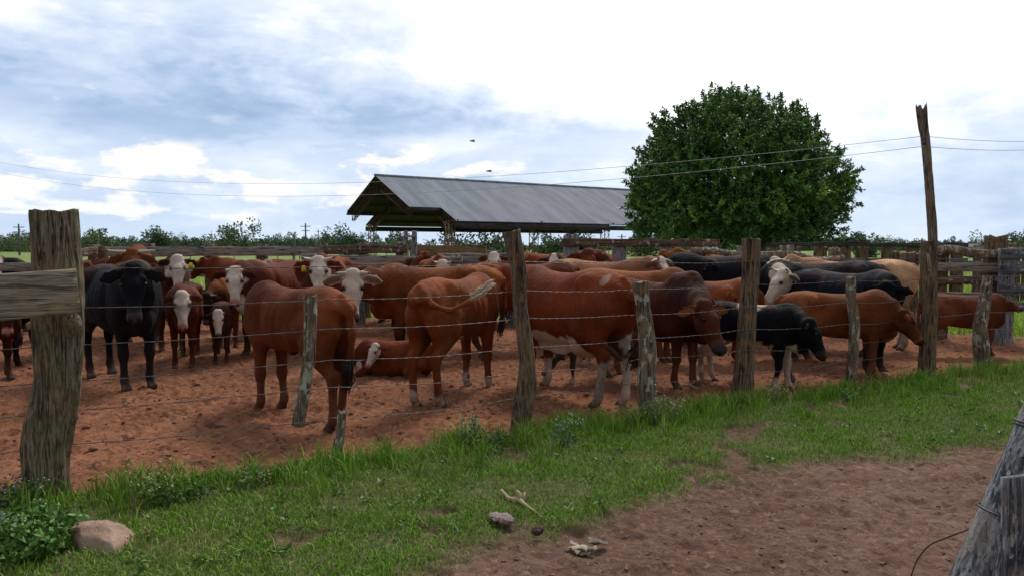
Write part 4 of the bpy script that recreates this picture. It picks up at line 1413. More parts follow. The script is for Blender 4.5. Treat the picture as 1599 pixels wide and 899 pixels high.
    def weed(px, py, h, w, n, col, lab, leaf=.028, stems=9, flower=None, group='weeds along the wire fence'):
        c = G(px, py)
        root = empty('weed', (c[0], c[1], zground(c[0], c[1]) + .01), 0, lab, 'weed', group)
        mb = MB(); cp, cd = [], []
        for s_ in range(stems):
            a = rng.uniform(0, 6.28); rr = rng.uniform(.2, 1) * w
            e = np.array((math.cos(a) * rr, math.sin(a) * rr, h * rng.uniform(.6, 1.1)))
            b0 = np.array((math.cos(a), math.sin(a), 0)) * rr * .25
            m_ = (b0 + e) / 2 + rng.normal(0, .02, 3)
            mb.tube([b0, m_, e], [.003, .0025, .0012], 5)
            for q in range(n // stems):
                t = rng.uniform(.15, 1.0)
                p = (b0 * (1 - t) + e * t) + rng.normal(0, .018, 3)
                cp.append(p); d = rng.normal(size=3) + np.array((0, 0, .5)); cd.append(d)
        k = mb.n
        mb.build('stems', M['grass'], root, colors={'Col': np.tile(np.array(col) * .8, (k, 1))})
        cp, cd = np.array(cp), np.array(cd); n_ = len(cp)
        cs = np.array(col)[None] * rng.uniform(.6, 1.4, (n_, 1))
        v, f, cc = leaf_cloud(cp, cd, rng.uniform(.7, 1.4, n_) * leaf, rng.uniform(.5, .8, n_) * leaf, cs, .2)
        mbl = MB().add(v, f); ccs = [cc]
        if flower is not None:
            nf = 34
            top = np.argsort(-cp[:, 2])[:nf * 2]
            fp = cp[rng.choice(top, nf)] + (0, 0, .012)
            for p in fp:
                V, f = blob(p, (.006, .006, .005), 1, .2, 5)
                mbl.add(V, f); ccs.append(np.tile(np.array(flower), (len(V), 1)))
        mbl.build('leaves', M['grass'], root, smooth=False, colors={'Col': np.concatenate(ccs)})
    W = [(245, 792, .24, .17, 420, (.17, .24, .05), 'yellow-green flowering weed right of the stone and corner post', .026, 14, (.45, .48, .15)),
         (285, 790, .14, .16, 260, (.07, .14, .03), 'low dark green weed right of the yellow-green one', .03, 10, None),
         (400, 764, .13, .14, 240, (.18, .24, .07), 'pale low weed midway between corner post and hanging post', .024, 12, (.42, .44, .2)),
         (232, 850, .16, .04, 60, (.26, .26, .07), 'single yellowish sprig beside the stone', .022, 4, None),
         (735, 702, .27, .10, 260, (.11, .19, .055), 'upright pale green weed left of the bent brown post', .024, 9, (.35, .42, .22)),
         (760, 704, .16, .16, 220, (.08, .15, .04), 'spreading weed at the foot of the bent brown post', .026, 10, None),
         (880, 702, .24, .14, 340, (.10, .18, .06), 'bushy weed just right of the bent brown post', .024, 12, (.36, .42, .26)),
         (985, 672, .17, .11, 150, (.12, .18, .05), 'small weed left of the white-topped post', .024, 8, None),
         (1022, 668, .34, .12, 220, (.17, .22, .09), 'tall wispy weed climbing the white-topped post', .024, 10, (.42, .44, .26)),
         (1045, 664, .24, .16, 240, (.22, .22, .11), 'dry straw-coloured weed right of the white-topped post', .020, 14, (.42, .38, .22)),
         (1215, 634, .20, .20, 220, (.19, .22, .09), 'loose flowering weed between broad post and slim post', .020, 14, (.45, .43, .26)),
         (1145, 640, .10, .30, 300, (.045, .11, .03), 'dark leafy weed patch at the foot of the broad post', .03, 12, None),
         (1330, 628, .15, .15, 200, (.13, .20, .05), 'bright weed at the foot of the slim lichen-streaked post', .028, 10, None),
         (1350, 622, .30, .03, 40, (.12, .18, .06), 'thin upright stalk right of the slim lichen-streaked post', .022, 2, None),
         (342, 0, 0, 0, 0, 0, '', 0, 0, None)]
    for w_ in W[:-1]:
        px, py, h, w, n, col, lab, leaf, st, fl = w_
        weed(px, py, h, w, n, col, lab, leaf, st, fl)
    # leafy clump round the corner post
    weed(38, 872, .20, .30, 2600, (.10, .20, .035), 'dense dark green clover-like clump at the foot of the corner post', .036, 60, (.35, .33, .42), None)
    weed(15, 800, .16, .22, 700, (.11, .17, .05), 'grey-green flowering weed behind the clump at the left edge', .024, 30, (.40, .38, .46), None)
    # fallen yellow leaf
    c = G(36, 866)
    v, f, cc = leaf_cloud(np.array([(0, 0, 0.)]), np.array([(1., .2, .2)]), np.array([.075]), np.array([.06]), np.array([(.75, .48, .03)]))
    o = MB().add(v, f).build('yellow_leaf', M['grass'], colors={'Col': cc}); o.location = (c[0], c[1] - .1, .17)
    tag(o, 'single yellow leaf on the dark green clump at lower left', 'leaf')
build_verge_things()
#@@CATTLE
# ------------------------------------------------------------------ cattle
RED = (.150, .034, .0085); RED2 = (.110, .024, .008); ORG = (.235, .075, .019); TAN = (.45, .25, .13)
BRN = (.078, .022, .009); DKB = (.032, .012, .007); BLK = (.0065, .0065, .009); CRM = (.54, .46, .36); WHT = (.60, .53, .45)
PNK = (.36, .17, .13); MUD = (.17, .085, .055)

TX = np.array([-.86, -.82, -.74, -.60, -.42, -.22, .0, .22, .42, .58, .72, .82, .90])
TT = np.array([1.14, 1.20, 1.27, 1.31, 1.325, 1.295, 1.275, 1.275, 1.295, 1.325, 1.29, 1.21, 1.10])
TB = np.array([1.00, .90, .78, .70, .62, .56, .53, .51, .515, .54, .62, .72, .88])
TW = np.array([.05, .13, .19, .235, .265, .285, .31, .315, .285, .235, .19, .14, .07])
_sx = np.linspace(-.95, .98, 400)
def _smooth(y):
    v = np.interp(_sx, TX, y); k = np.hanning(29); k /= k.sum()
    return np.convolve(np.pad(v, 14, mode='edge'), k, 'valid')
_tt, _tb, _tw = _smooth(TT), _smooth(TB), _smooth(TW)

class Field:
    def __init__(self, lo, hi, vox):
        self.lo = np.array(lo); self.v = vox
        self.n = np.ceil((np.array(hi) - self.lo) / vox).astype(int) + 1
        self.f = np.full(self.n, 1.0, np.float32)
        self.c = np.zeros(self.n, np.int8)
    def sub(self, lo, hi):
        a = np.maximum(np.floor((np.array(lo) - self.lo) / self.v).astype(int), 0)
        b = np.minimum(np.ceil((np.array(hi) - self.lo) / self.v).astype(int) + 1, self.n)
        sl = tuple(slice(int(i), int(max(i, j))) for i, j in zip(a, b))
        ax = [self.lo[i] + np.arange(sl[i].start, sl[i].stop) * self.v for i in range(3)]
        return sl, np.meshgrid(*ax, indexing='ij', sparse=True)
    def merge(self, sl, d, k, cat):
        f = self.f[sl]; d = d.astype(np.float32)
        self.c[sl] = np.where(d < f, cat, self.c[sl])
        h = np.maximum(k - np.abs(f - d), 0) / k
        self.f[sl] = np.minimum(f, d) - h * h * k * .25
    def ecap(self, a, b, ra, rb, up=(0, 0, 1), cat=0, k=.05):
        """limb from a to b; ra, rb = (lateral, other) radii"""
        a = np.array(a, float); b = np.array(b, float)
        ra = (ra, ra) if np.isscalar(ra) else ra
        rb = (rb, rb) if np.isscalar(rb) else rb
        R_ = max(*ra, *rb) + .07
        sl, (X, Y, Z) = self.sub(np.minimum(a, b) - R_, np.maximum(a, b) + R_)
        if min(self.f[sl].shape) == 0: return
        ab = b - a; L = np.linalg.norm(ab); ax = ab / L
        side = np.cross(up, ax)
        if np.linalg.norm(side) < 1e-3: side = np.cross((1, 0, 0), ax)
        side /= np.linalg.norm(side); th = np.cross(ax, side)
        dx, dy, dz = X - a[0], Y - a[1], Z - a[2]
        q = dx * ax[0] + dy * ax[1] + dz * ax[2]
        t = np.clip(q / L, 0, 1); e = q - t * L
        s = dx * side[0] + dy * side[1] + dz * side[2]
        h = dx * th[0] + dy * th[1] + dz * th[2]
        w = ra[0] + (rb[0] - ra[0]) * t; hh = ra[1] + (rb[1] - ra[1]) * t
        r = np.minimum(w, hh)
        g = np.sqrt((s / w) ** 2 + (h / hh) ** 2 + (e / r) ** 2)
        self.merge(sl, (g - 1) * r, k, cat)

def nets(F_):
    f = F_.f; ins = f < 0
    def corner(A, i, j, k):
        return A[i:A.shape[0] - 1 + i, j:A.shape[1] - 1 + j, k:A.shape[2] - 1 + k]
    cs = [(i, j, k) for i in (0, 1) for j in (0, 1) for k in (0, 1)]
    cnt = sum(corner(ins, *c).astype(np.int8) for c in cs)
    mix = (cnt > 0) & (cnt < 8)
    ii, jj, kk = np.nonzero(mix)
    idx = -np.ones(mix.shape, np.int64); idx[ii, jj, kk] = np.arange(len(ii))
    vals = {c: f[ii + c[0], jj + c[1], kk + c[2]] for c in cs}
    acc = np.zeros((len(ii), 3)); n = np.zeros(len(ii))
    for c in cs:
        for ax in range(3):
            if c[ax]: continue
            d = list(c); d[ax] = 1; d = tuple(d)
            va, vb = vals[c], vals[d]
            cr = (va < 0) != (vb < 0)
            t = np.where(cr, va / np.where(cr, va - vb, 1), 0)
            p = np.tile(np.array(c, float), (len(ii), 1)); p[:, ax] = t
            acc += p * cr[:, None]; n += cr
    V = (acc / n[:, None] + np.stack([ii, jj, kk], -1)) * F_.v + F_.lo
    cat = F_.c[np.minimum(ii + 1, f.shape[0] - 1), jj, kk]
    # nearest category: use inside corner
    for c in cs:
        m = vals[c] < 0
        cat = np.where(m, F_.c[ii + c[0], jj + c[1], kk + c[2]], cat)
    faces = []
    for ax in range(3):
        a = [slice(None)] * 3; b = [slice(None)] * 3
        a[ax] = slice(0, -1); b[ax] = slice(1, None)
        A, B = ins[tuple(a)], ins[tuple(b)]
        e = A != B
        o1, o2 = [q for q in range(3) if q != ax]
        e = e.copy()
        s = [slice(None)] * 3; s[o1] = 0; e[tuple(s)] = False
        s = [slice(None)] * 3; s[o2] = 0; e[tuple(s)] = False
        s = [slice(None)] * 3; s[o1] = -1; e[tuple(s)] = False
        s = [slice(None)] * 3; s[o2] = -1; e[tuple(s)] = False
        P_ = np.stack(np.nonzero(e), -1)
        q = []
        for d1, d2 in ((1, 1), (0, 1), (0, 0), (1, 0)):
            w = P_.copy(); w[:, o1] -= d1; w[:, o2] -= d2
            q.append(idx[w[:, 0], w[:, 1], w[:, 2]])
        q = np.stack(q, -1)
        flip = A[tuple(P_.T)] if ax != 1 else ~A[tuple(P_.T)]
        q = np.where(flip[:, None], q, q[:, ::-1])
        faces.append(q)
    Fc = np.concatenate(faces)
    Fc = Fc[(Fc >= 0).all(1)]
    return V, Fc, cat

def relax(V, Fc, vals, it):
    n = len(V)
    e = np.concatenate([Fc[:, [0, 1]], Fc[:, [1, 2]], Fc[:, [2, 3]], Fc[:, [3, 0]]])
    e = np.concatenate([e, e[:, ::-1]])
    cnt = np.bincount(e[:, 0], minlength=n)[:, None] + 1e-9
    for _ in range(it):
        vals = vals * .4 + .6 * np.stack([np.bincount(e[:, 0], weights=vals[e[:, 1], i], minlength=n) for i in range(vals.shape[1])], -1) / cnt
    return vals

def cattle(name, label, X, Y, hd, s=1.0, coat=RED, poll=None, look='cam', pitch=-60, roll=0.0, calf=0.0, slim=0.0,
           face=None, socks=None, belly=None, crest=None, patches=(), muzzle=PNK, horns=None, tagc=None, ear=1.0, ear_drop=.0,
           hump=0.0, hs=1.0, steps=(0, 0, 0, 0), tail=None, tuft=DKB, udder=0.0, dewlap=.5, vox=.0155, lying=False, dark_face=None,
           legs_dark=None, ear_in=None, dust=.35, seed=0, cat='cow', inner_leg=None, headcol=None, bony=1.0):
    seed = seed or int(abs(X * 131 + Y * 977)) % 9999 + 1
    h = R(hd)
    root = empty(name, (X, Y, -0.014), h, label, cat, 'cattle standing in the pen' if not lying else 'cattle lying in the pen')
    toL = rotz(-h)
    def loc(w):                         # world -> local unscaled
        return (toL @ (np.asarray(w, float) - np.array((X, Y, 0)))) / s
    vox = vox / s
    drop = -.50 if lying else 0.0
    if poll is None: pl = np.array((1.12, 0, 1.30))
    elif len(poll) == 3 and poll[0] > 10 or (len(poll) == 3 and poll[2] > 4): pl = loc(P(*poll))
    else: pl = np.array(poll, float)
    # keep the neck a natural length
    nb = np.array((.70, 0, 1.06 + drop))
    dv = pl - nb; dl = np.linalg.norm(dv)
    mx = .86
    if dl > mx: pl = nb + dv / dl * mx
    if look == 'cam':
        wp = rotz(h) @ (pl * s) + np.array((X, Y, 0))
        yw = math.atan2(-wp[1], -wp[0]) - h
    else:
        yw = R(look) - h
    pt = R(pitch)
    f = np.array((math.cos(pt) * math.cos(yw), math.cos(pt) * math.sin(yw), math.sin(pt)))
    l = np.array((-math.sin(yw), math.cos(yw), 0))
    u = np.cross(f, l)
    if roll:
        cr, sr = math.cos(R(roll)), math.sin(R(roll)); l, u = l * cr + u * sr, u * cr - l * sr
    hs_ = hs * .93 * (1 + .22 * calf)
    nrm = np.array((math.cos(yw), math.sin(yw), -.25)); nrm /= np.linalg.norm(nrm)
    def ear_axis(sg):
        d = l * sg + np.array((0, 0, -.16 - .55 * ear_drop)) - nrm * .12 + (f * .15)
        d = d - nrm * np.dot(d, nrm)
        return d / np.linalg.norm(d)
    def HP(a, b, c):                    # head coords (forward, left, up)
        return pl + (f * a + l * b + u * c) * hs_
    up = .13 * calf + slim * .08 + .035        # belly lift
    wd = (1 - .16 * calf - slim * .14) * .95
    hi = [1.25, .6, 1.62]; lo = [-1.25, -.6, -.03]
    pts = np.array([HP(.62, 0, 0), HP(0, .36, .1), HP(0, -.36, .1), HP(0, 0, .25), HP(.5, 0, -.25)])
    tl = None
    if tail is not None:
        tl = [loc(P(*q)) for q in tail] if tail and len(tail[0]) == 3 and abs(tail[0][0]) > 10 else [np.array(q, float) for q in tail]
    else:
        sw = ((seed % 7) - 3) * .02
        tl = [(-.84, 0, 1.16), (-.92, sw * .5, .95), (-.92, sw, .72), (-.89, sw * 1.5, .52)]
        if lying: tl = [(-.84, 0, 1.14 + drop), (-.95, .05, .9 + drop), (-.98, .12, .70 + drop), (-.93, .2, .58 + drop)]
        tl = [np.array(q) for q in tl]
    allp = np.concatenate([pts, np.array(tl)])
    lo = np.minimum(np.minimum(lo, allp.min(0) - .12), (-1.0, -.5, -.03)); hi = np.maximum((1.05, .5, 1.5), allp.max(0) + .12)
    lo[2] = max(lo[2], -.06)
    lo = np.minimum(lo, (-1.02, -.48, -.06))
    Fd = Field(lo, hi, vox)
    # ---- trunk
    sl, (x, y, z) = Fd.sub((-1.0, -.48, .35 + drop), (1.0, .48, 1.48 + drop))
    xx = x
    top = np.interp(xx, _sx, _tt) + drop; bot = np.interp(xx, _sx, _tb) + up + drop; w = np.interp(xx, _sx, _tw) * wd
    if lying:
        bot = bot * 0 + .0; w = w * 1.12
        bot = bot + np.clip((xx - .5) * .6, 0, .3) + .42 * np.clip((-xx - .52) / .36, 0, 1) ** 2 + .02 * np.cos(xx * 7)
    bot = np.minimum(bot, top - .09)
    zc = (top + bot) / 2; zr = (top - bot) / 2
    zn = np.clip((z - zc) / zr, -1.2, 1.2)
    # upper side narrows towards the spine, hollow flank behind the ribs, hip shelf
    wz = w * (1 - .22 * np.clip(zn, 0, 1) ** 2.0 * np.clip((.35 - xx) * 2 + .4, .3, 1)) * (1 - .08 * np.clip(-zn, 0, 1))
    wz = wz * (1 - .27 * bony * np.exp(-((xx + .27) / .10) ** 2 - ((z - 1.10 - drop) / .13) ** 2))
    wz = wz * (1 + .14 * bony * np.exp(-((xx + .42) / .07) ** 2 - ((z - 1.20 - drop) / .07) ** 2))
    wz = wz * (1 - .12 * bony * np.exp(-((xx - .38) / .05) ** 2 - ((z - .98 - drop) / .25) ** 2))
    wz = wz + .008 * bony * np.cos(xx * 52 + z * 9) * np.exp(-((xx - .06) / .20) ** 2 - ((z - .93 - drop) / .20) ** 2)
    wz = np.maximum(wz, .02)
    p = 2.35
    q = (np.abs(y / wz) ** p + np.abs(zn) ** p) ** (1 / p)
    d = (q - 1) * np.minimum(wz, zr)
    ends = np.maximum(np.abs(xx + .0) - .90, 0)
    Fd.merge(sl, np.maximum(d, np.abs(xx) - .92 + 0 * d), .03, 0)
    E = Fd.ecap
    D = np.array((0, 0, drop))
    for sg in (1, -1):
        E(np.array((-.44, sg * .19 * wd, 1.225)) + D, np.array((-.40, sg * .21 * wd, 1.20)) + D, .050, .050, cat=0, k=.09)
        E(np.array((-.80, sg * .075, 1.13)) + D, np.array((-.74, sg * .08, 1.15)) + D, .045, .045, cat=0, k=.08)
        E(np.array((.56, sg * .155 * wd, 1.12)) + D, np.array((.64, sg * .165 * wd, .88)) + D, (.085, .12), (.09, .10), (1, 0, 0), 0, .09)
    # hump, chest, neck
    if hump:
        E(np.array((.42, 0, 1.28)) + D, np.array((.62, 0, 1.29)) + D, (.10, .09 * hump + .05), (.11, .10 * hump + .05), cat=0, k=.12)
    ne = HP(.06, 0, -.10)
    mid = (nb + ne) / 2 + np.array((0, 0, .02))
    nw = 1 - .2 * calf
    E(nb + (-.10, 0, -.02), mid, (.165 * nw, .235 * nw), (.115 * nw, .175 * nw), cat=1, k=.12)
    E(mid, ne, (.115 * nw, .175 * nw), (.082, .115), cat=1, k=.08)
    E(np.array((.70, 0, .72)) + D * .8, np.array((.80, 0, .80)) + D * .8, (.085, .12), (.07, .10), cat=0, k=.12)
    if dewlap:
        E(np.array((.82, 0, .74)) + D * .8, mid + (0, 0, -.19), (.03, .10 * dewlap), (.025, .07 * dewlap), cat=1, k=.07)
        E(mid + (0, 0, -.19), HP(.16, 0, -.17), (.025, .07 * dewlap), (.02, .04), cat=1, k=.06)
    # ---- legs
    def leg_front(sg, st):
        e = (.52, sg * .155 * wd, .76); kn = (.535 + .45 * st, sg * .145 * wd, .40); fe = (.52 + .95 * st, sg * .145 * wd, .125)
        E((.55, sg * .14 * wd, .92), e, (.08, .14), (.075, .095), (1, 0, 0), 2, .09)
        E(e, kn, (.074, .092), (.047, .052), (1, 0, 0), 2, .05)
        E(kn, (kn[0] + .004, kn[1], kn[2] - .03), (.053, .058), (.050, .052), (1, 0, 0), 2, .03)
        E((kn[0], kn[1], kn[2] - .04), fe, (.040, .044), (.036, .040), (1, 0, 0), 2, .03)
        E((fe[0], fe[1], fe[2] + .02), (fe[0] + .005, fe[1], fe[2] - .02), (.043, .046), (.041, .043), (1, 0, 0), 2, .02)
        E((fe[0] + .005, fe[1], fe[2] - .02), (fe[0] + .045, fe[1], .055), (.038, .040), (.043, .046), (1, 0, 0), 2, .02)
        for o in (-.024, .024):
            E((fe[0] + .045, fe[1] + o, .045), (fe[0] + .07, fe[1] + o, .012), (.025, .042), (.028, .056), (1, 0, 0), 3, .008)
    def leg_hind(sg, st):
        hp = (-.56, sg * .13 * wd, 1.00); sf = (-.40 + .3 * st, sg * .165 * wd, .76); hk = (-.715 + .62 * st, sg * .135 * wd, .505); fe = (-.67 + .98 * st, sg * .135 * wd, .13)
        E(hp, sf, (.105 * wd, .21), (.095 * wd, .13), (1, 0, 0), 2, .10)
        E((-.66, sg * .125 * wd, .98), (-.60 + .3 * st, sg * .15 * wd, .70), (.09 * wd, .14), (.07, .10), (1, 0, 0), 2, .08)
        E(sf, hk, (.084, .118), (.043, .060), (1, 0, 0), 2, .06)
        E((hk[0] - .03, hk[1], hk[2] + .035), (hk[0] + .01, hk[1], hk[2] - .04), (.038, .040), (.044, .058), (1, 0, 0), 2, .035)
        E((hk[0] + .01, hk[1], hk[2] - .04), fe, (.040, .050), (.036, .042), (1, 0, 0), 2, .03)
        E((fe[0], fe[1], fe[2] + .02), (fe[0] + .005, fe[1], fe[2] - .02), (.042, .048), (.041, .045), (1, 0, 0), 2, .02)
        E((fe[0] + .005, fe[1], fe[2] - .02), (fe[0] + .05, fe[1], .055), (.037, .040), (.042, .045), (1, 0, 0), 2, .02)
        for o in (-.024, .024):
            E((fe[0] + .05, fe[1] + o, .045), (fe[0] + .075, fe[1] + o, .012), (.025, .042), (.028, .055), (1, 0, 0), 3, .008)
    if not lying:
        leg_front(1, steps[0]); leg_front(-1, steps[1]); leg_hind(1, steps[2]); leg_hind(-1, steps[3])
    else:
        for sg in (1, -1):
            E((.60, sg * .20, .22), (.82, sg * .20, .10), (.09, .10), (.055, .055), (1, 0, 0), 2, .06)
            E((.82, sg * .20, .10), (.60, sg * .26, .05), (.05, .05), (.038, .038), (1, 0, 0), 2, .03)
            E((.60, sg * .26, .05), (.50, sg * .27, .045), (.045, .04), (.04, .04), (1, 0, 0), 3, .02)
        E((-.50, .22, .32), (-.25, .34, .16), (.14, .20), (.10, .11), (1, 0, 0), 2, .08)
        E((-.25, .34, .16), (-.60, .38, .07), (.08, .08), (.045, .05), (1, 0, 0), 2, .04)
        E((-.60, .38, .07), (-.25, .42, .05), (.045, .045), (.04, .04), (1, 0, 0), 2, .03)
        E((-.50, -.22, .32), (-.25, -.34, .16), (.14, .20), (.10, .11), (1, 0, 0), 2, .08)
        E((-.25, -.34, .16), (-.55, -.38, .06), (.08, .08), (.045, .05), (1, 0, 0), 2, .04)
        E((-.55, -.38, .06), (-.22, -.43, .05), (.045, .045), (.04, .04), (1, 0, 0), 2, .03)
    if udder:
        E((-.36, .04, .60), (-.24, .02, .56), (.12 * udder, .12), (.13 * udder, .10), (0, 0, 1), 7, .07)
        for a_, b_ in ((-.34, .06), (-.34, -.06), (-.22, .06), (-.22, -.06)):
            E((a_, b_, .50), (a_ + .01, b_ * 1.2, .40), .024, .014, cat=7, k=.02)
        E((-.16, 0, .56), (.25, 0, .50), (.05, .07), (.03, .04), cat=0, k=.07)
        E((.10, 0, .52), (.55, 0, .52), (.03, .06), (.03, .07), cat=0, k=.06)
    # ---- tail
    tl2 = [np.array((-.78, 0, 1.235 + drop))] + list(tl)
    for i in range(len(tl2) - 1):
        r0 = .032 - .015 * i / len(tl2); r1 = .032 - .015 * (i + 1) / len(tl2)
        E(tl2[i], tl2[i + 1], r0, r1, cat=6, k=.04)
    # ---- head
    E(HP(.02, 0, -.045), HP(.17, 0, -.065), (.090 * hs_, .090 * hs_), (.106 * hs_, .118 * hs_), u, 4, .03)
    E(HP(.17, 0, -.065), HP(.38, 0, -.070), (.096 * hs_, .112 * hs_), (.054 * hs_, .070 * hs_), u, 4, .03)
    E(HP(.37, 0, -.070), HP(.475, 0, -.080), (.056 * hs_, .064 * hs_), (.074 * hs_, .054 * hs_), u, 4, .03)
    E(HP(.34, 0, -.125), HP(.45, 0, -.128), (.048 * hs_, .034 * hs_), (.046 * hs_, .026 * hs_), u, 4, .015)
    E(HP(.12, 0, -.14), HP(.30, 0, -.13), (.07 * hs_, .06 * hs_), (.045 * hs_, .04 * hs_), u, 4, .05)
    E(HP(.00, .03, .01), HP(.00, -.03, .01), (.055 * hs_, .045 * hs_), (.055 * hs_, .045 * hs_), u, 4, .05)
    for sg in (1, -1):
        E(HP(.105, sg * .082, .006), HP(.135, sg * .092, .002), .032 * hs_, .028 * hs_, u, 4, .02)   # brow
        E(HP(.20, sg * .068, -.05), HP(.30, sg * .055, -.055), .028 * hs_, .022 * hs_, u, 4, .03)    # cheek bone
        E(HP(.465, sg * .036, -.045), HP(.485, sg * .040, -.060), .026 * hs_, .022 * hs_, u, 4, .015)  # nostril wing
        # ear: leaf-shaped, cupped a little
        e0 = HP(.02, sg * .075, -.03)
        ed = ear_axis(sg)
        e1, e2, e3 = e0 + ed * .075 * hs_, e0 + ed * (.075 + .075 * ear) * hs_, e0 + ed * (.075 + .135 * ear) * hs_
        E(e0, e1, (.030 * hs_, .022 * hs_), (.050 * hs_ * ear ** .5, .016 * hs_), nrm, 5, .02)
        E(e1, e2, (.050 * hs_ * ear ** .5, .0135 * hs_), (.060 * hs_ * ear ** .5, .013 * hs_), nrm, 5, .012)
        E(e2, e3, (.060 * hs_ * ear ** .5, .013 * hs_), (.022 * hs_, .013 * hs_), nrm, 5, .012)
    V, Fc, C = nets(Fd)
    V = relax(V, Fc, V, 2)
    # ---- coat
    n_ = len(V)
    nz = fbm(V[:, 0] + 20, V[:, 1] + 20, V[:, 2] + 20, sc=9, oc=3, seed=seed) - .5
    nb_ = fbm(V[:, 0] + 20, V[:, 1] + 20, V[:, 2] + 20, sc=2.6, oc=3, seed=seed + 3) - .5
    base = np.tile(np.array(coat, float), (n_, 1)) * np.clip(1 + nb_ * 1.3 + nz * .5, .45, 1.8)[:, None]
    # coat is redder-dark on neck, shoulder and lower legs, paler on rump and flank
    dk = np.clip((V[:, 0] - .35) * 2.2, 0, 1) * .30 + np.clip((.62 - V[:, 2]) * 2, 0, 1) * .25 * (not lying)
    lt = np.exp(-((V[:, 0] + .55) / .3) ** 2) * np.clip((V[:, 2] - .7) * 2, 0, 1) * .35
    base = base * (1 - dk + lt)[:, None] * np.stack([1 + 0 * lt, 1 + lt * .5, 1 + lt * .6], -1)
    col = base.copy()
    HV = (V - pl) / hs_
    hf, hl, hu = HV @ f, HV @ l, HV @ u
    head = (C == 4); earm = (C == 5); leg = (C == 2) | (C == 3)
    neckm = (C == 1)
    def paint(mask, c, a=1.0):
        m = (np.clip(mask, 0, 1) * a)[:, None]
        col[:] = col * (1 - m) + np.array(c) * m
    if legs_dark is not None:
        paint(leg * np.clip((.62 - V[:, 2]) * 3, 0, 1), legs_dark, .8)
    if headcol is not None:
        paint(head | earm, headcol)
        paint(neckm * np.clip((hf + .25 + nz * .2) * 5, 0, 1), headcol, .9)
    zz = V[:, 2] - drop
    if belly is not None:
        bz, bx0, bx1, bc = belly
        m = np.clip((bz + nz * .16 + nb_ * .14 - zz) * 40, 0, 1) * (V[:, 0] > bx0) * (V[:, 0] < bx1) * ((C == 0) | (C == 7) | (C == 1))
        paint(m, bc)
    if inner_leg is not None:
        m = ((C == 2) & (np.abs(V[:, 1]) < .12 * wd + nz * .05))
        paint(m, inner_leg, .7)
    if face == 'white':
        m = (head & (hf > -.06 + nz * .03)) | (neckm & (np.linalg.norm(V - HP(.08, 0, -.1), axis=1) < .17 + nz * .2) & (hu < -.06))
        paint(m.astype(float), WHT)
        paint(head * np.clip((nz - .02) * 8, 0, 1) * .4, (.34, .26, .19))
        paint(head * np.clip((.35 - hf) * 3, 0, 1) * np.clip((np.abs(hl) - .04) * 12, 0, 1) * .30, (.30, .22, .16))
    elif face == 'cream':
        paint((head).astype(float), CRM)
        paint((neckm & (np.linalg.norm(V - pl, axis=1) < .24 + nz * .2)).astype(float), CRM)
    elif face == 'blaze':
        m = head & (np.abs(hl) < np.interp(hf, [-.05, .05, .15, .30, .45], [.02, .075, .06, .03, .045]) + nz * .04) & (hu > -.09)
        paint(m.astype(float), WHT)
    elif face == 'star':
        m = head & (np.hypot(hf - .10, hl) < .05 + nz * .05) & (hu > -.05)
        paint(m.astype(float), WHT)
    if crest is not None:
        m = np.exp(-(V[:, 1] / (.05 + nz * .06)) ** 2) * (zz > 1.0) * (V[:, 0] > crest[0]) * (V[:, 0] < crest[1])
        paint((m > .4).astype(float), WHT)
    if socks is not None:
        sc_ = socks if isinstance(socks, (tuple, list)) else (socks,) * 4
        for q, (fx, sy) in enumerate(((1, 1), (1, -1), (-1, 1), (-1, -1))):
            if sc_[q] <= 0: continue
            m = leg & (np.sign(V[:, 0]) == fx) & (np.sign(V[:, 1]) == sy)
            paint(m * np.clip((sc_[q] + nz * .28 - V[:, 2]) * 40, 0, 1), (.50, .42, .34))
    for (pc, pr_, pcol) in patches:
        dd = np.sqrt((((V - D - np.array(pc)) / np.array(pr_)) ** 2).sum(1)) + nz * .9
        paint(np.clip((1 - dd) * 12, 0, 1) * ~(head | earm), pcol)
    # head details
    muz = head & (hf > .435 + nz * .02) & (hu > -.135)
    paint(muz.astype(float), muzzle)
    if face is None and muzzle is not PNK:
        ring = head & (hf > .385) & (hf <= .435)
        paint(ring.astype(float), tuple(min(1, k * 1.8 + .03) for k in coat), .5)
    for sg in (1, -1):
        dn = np.hypot((hf - .515) * 1.0, (hl - sg * .036) * 1.25) + np.abs(hu + .055) * .6
        paint(head * np.clip((.031 - dn) * 130, 0, 1), (.012, .007, .006))
        de = np.hypot((hf - .168) * 1.1, (hu - .000) * 1.3)
        on = head & (hl * sg > .058)
        if face in ('white', 'cream', 'blaze'):
            paint(on * np.clip((.046 + nz * .02 - de) * 60, 0, 1), (.13, .065, .05), .8)
        paint(on * np.clip((.028 - de) * 120, 0, 1), (.014, .009, .008))
    mouth = head & (np.abs(hu + .105 + (hf - .4) * .12) < .007) & (hf > .34)
    paint(mouth.astype(float), (.03, .015, .012), .8)
    # ears
    if ear_in is None: ear_in = tuple(k * .45 + .02 for k in coat)
    ec = headcol if headcol is not None else coat
    if face == 'cream': ec = CRM
    paint(earm.astype(float), ec)
    for sg in (1, -1):
        e0 = HP(.02, sg * .075, -.03); ed = ear_axis(sg); br = np.cross(nrm, ed)
        q_ = (V - e0) / hs_
        r_ear = np.hypot((q_ @ br) / (.040 * ear ** .5), ((q_ @ ed) - (.05 + .075 * ear)) / (.045 + .055 * ear))
        paint(earm * (hl * sg > 0) * ((q_ @ nrm) > .0) * np.clip((1 - r_ear) * 5, 0, 1), ear_in, .9)
    # udder, hooves, dust
    paint((C == 7).astype(float), (.45, .27, .20), .85)
    hoof = (C == 3)
    paint(hoof.astype(float), (.085, .06, .048))
    lo_ = np.clip((.40 - V[:, 2]) * 3.2, 0, 1) * (leg) * np.clip(.6 + nz * 3.5, 0, 1)
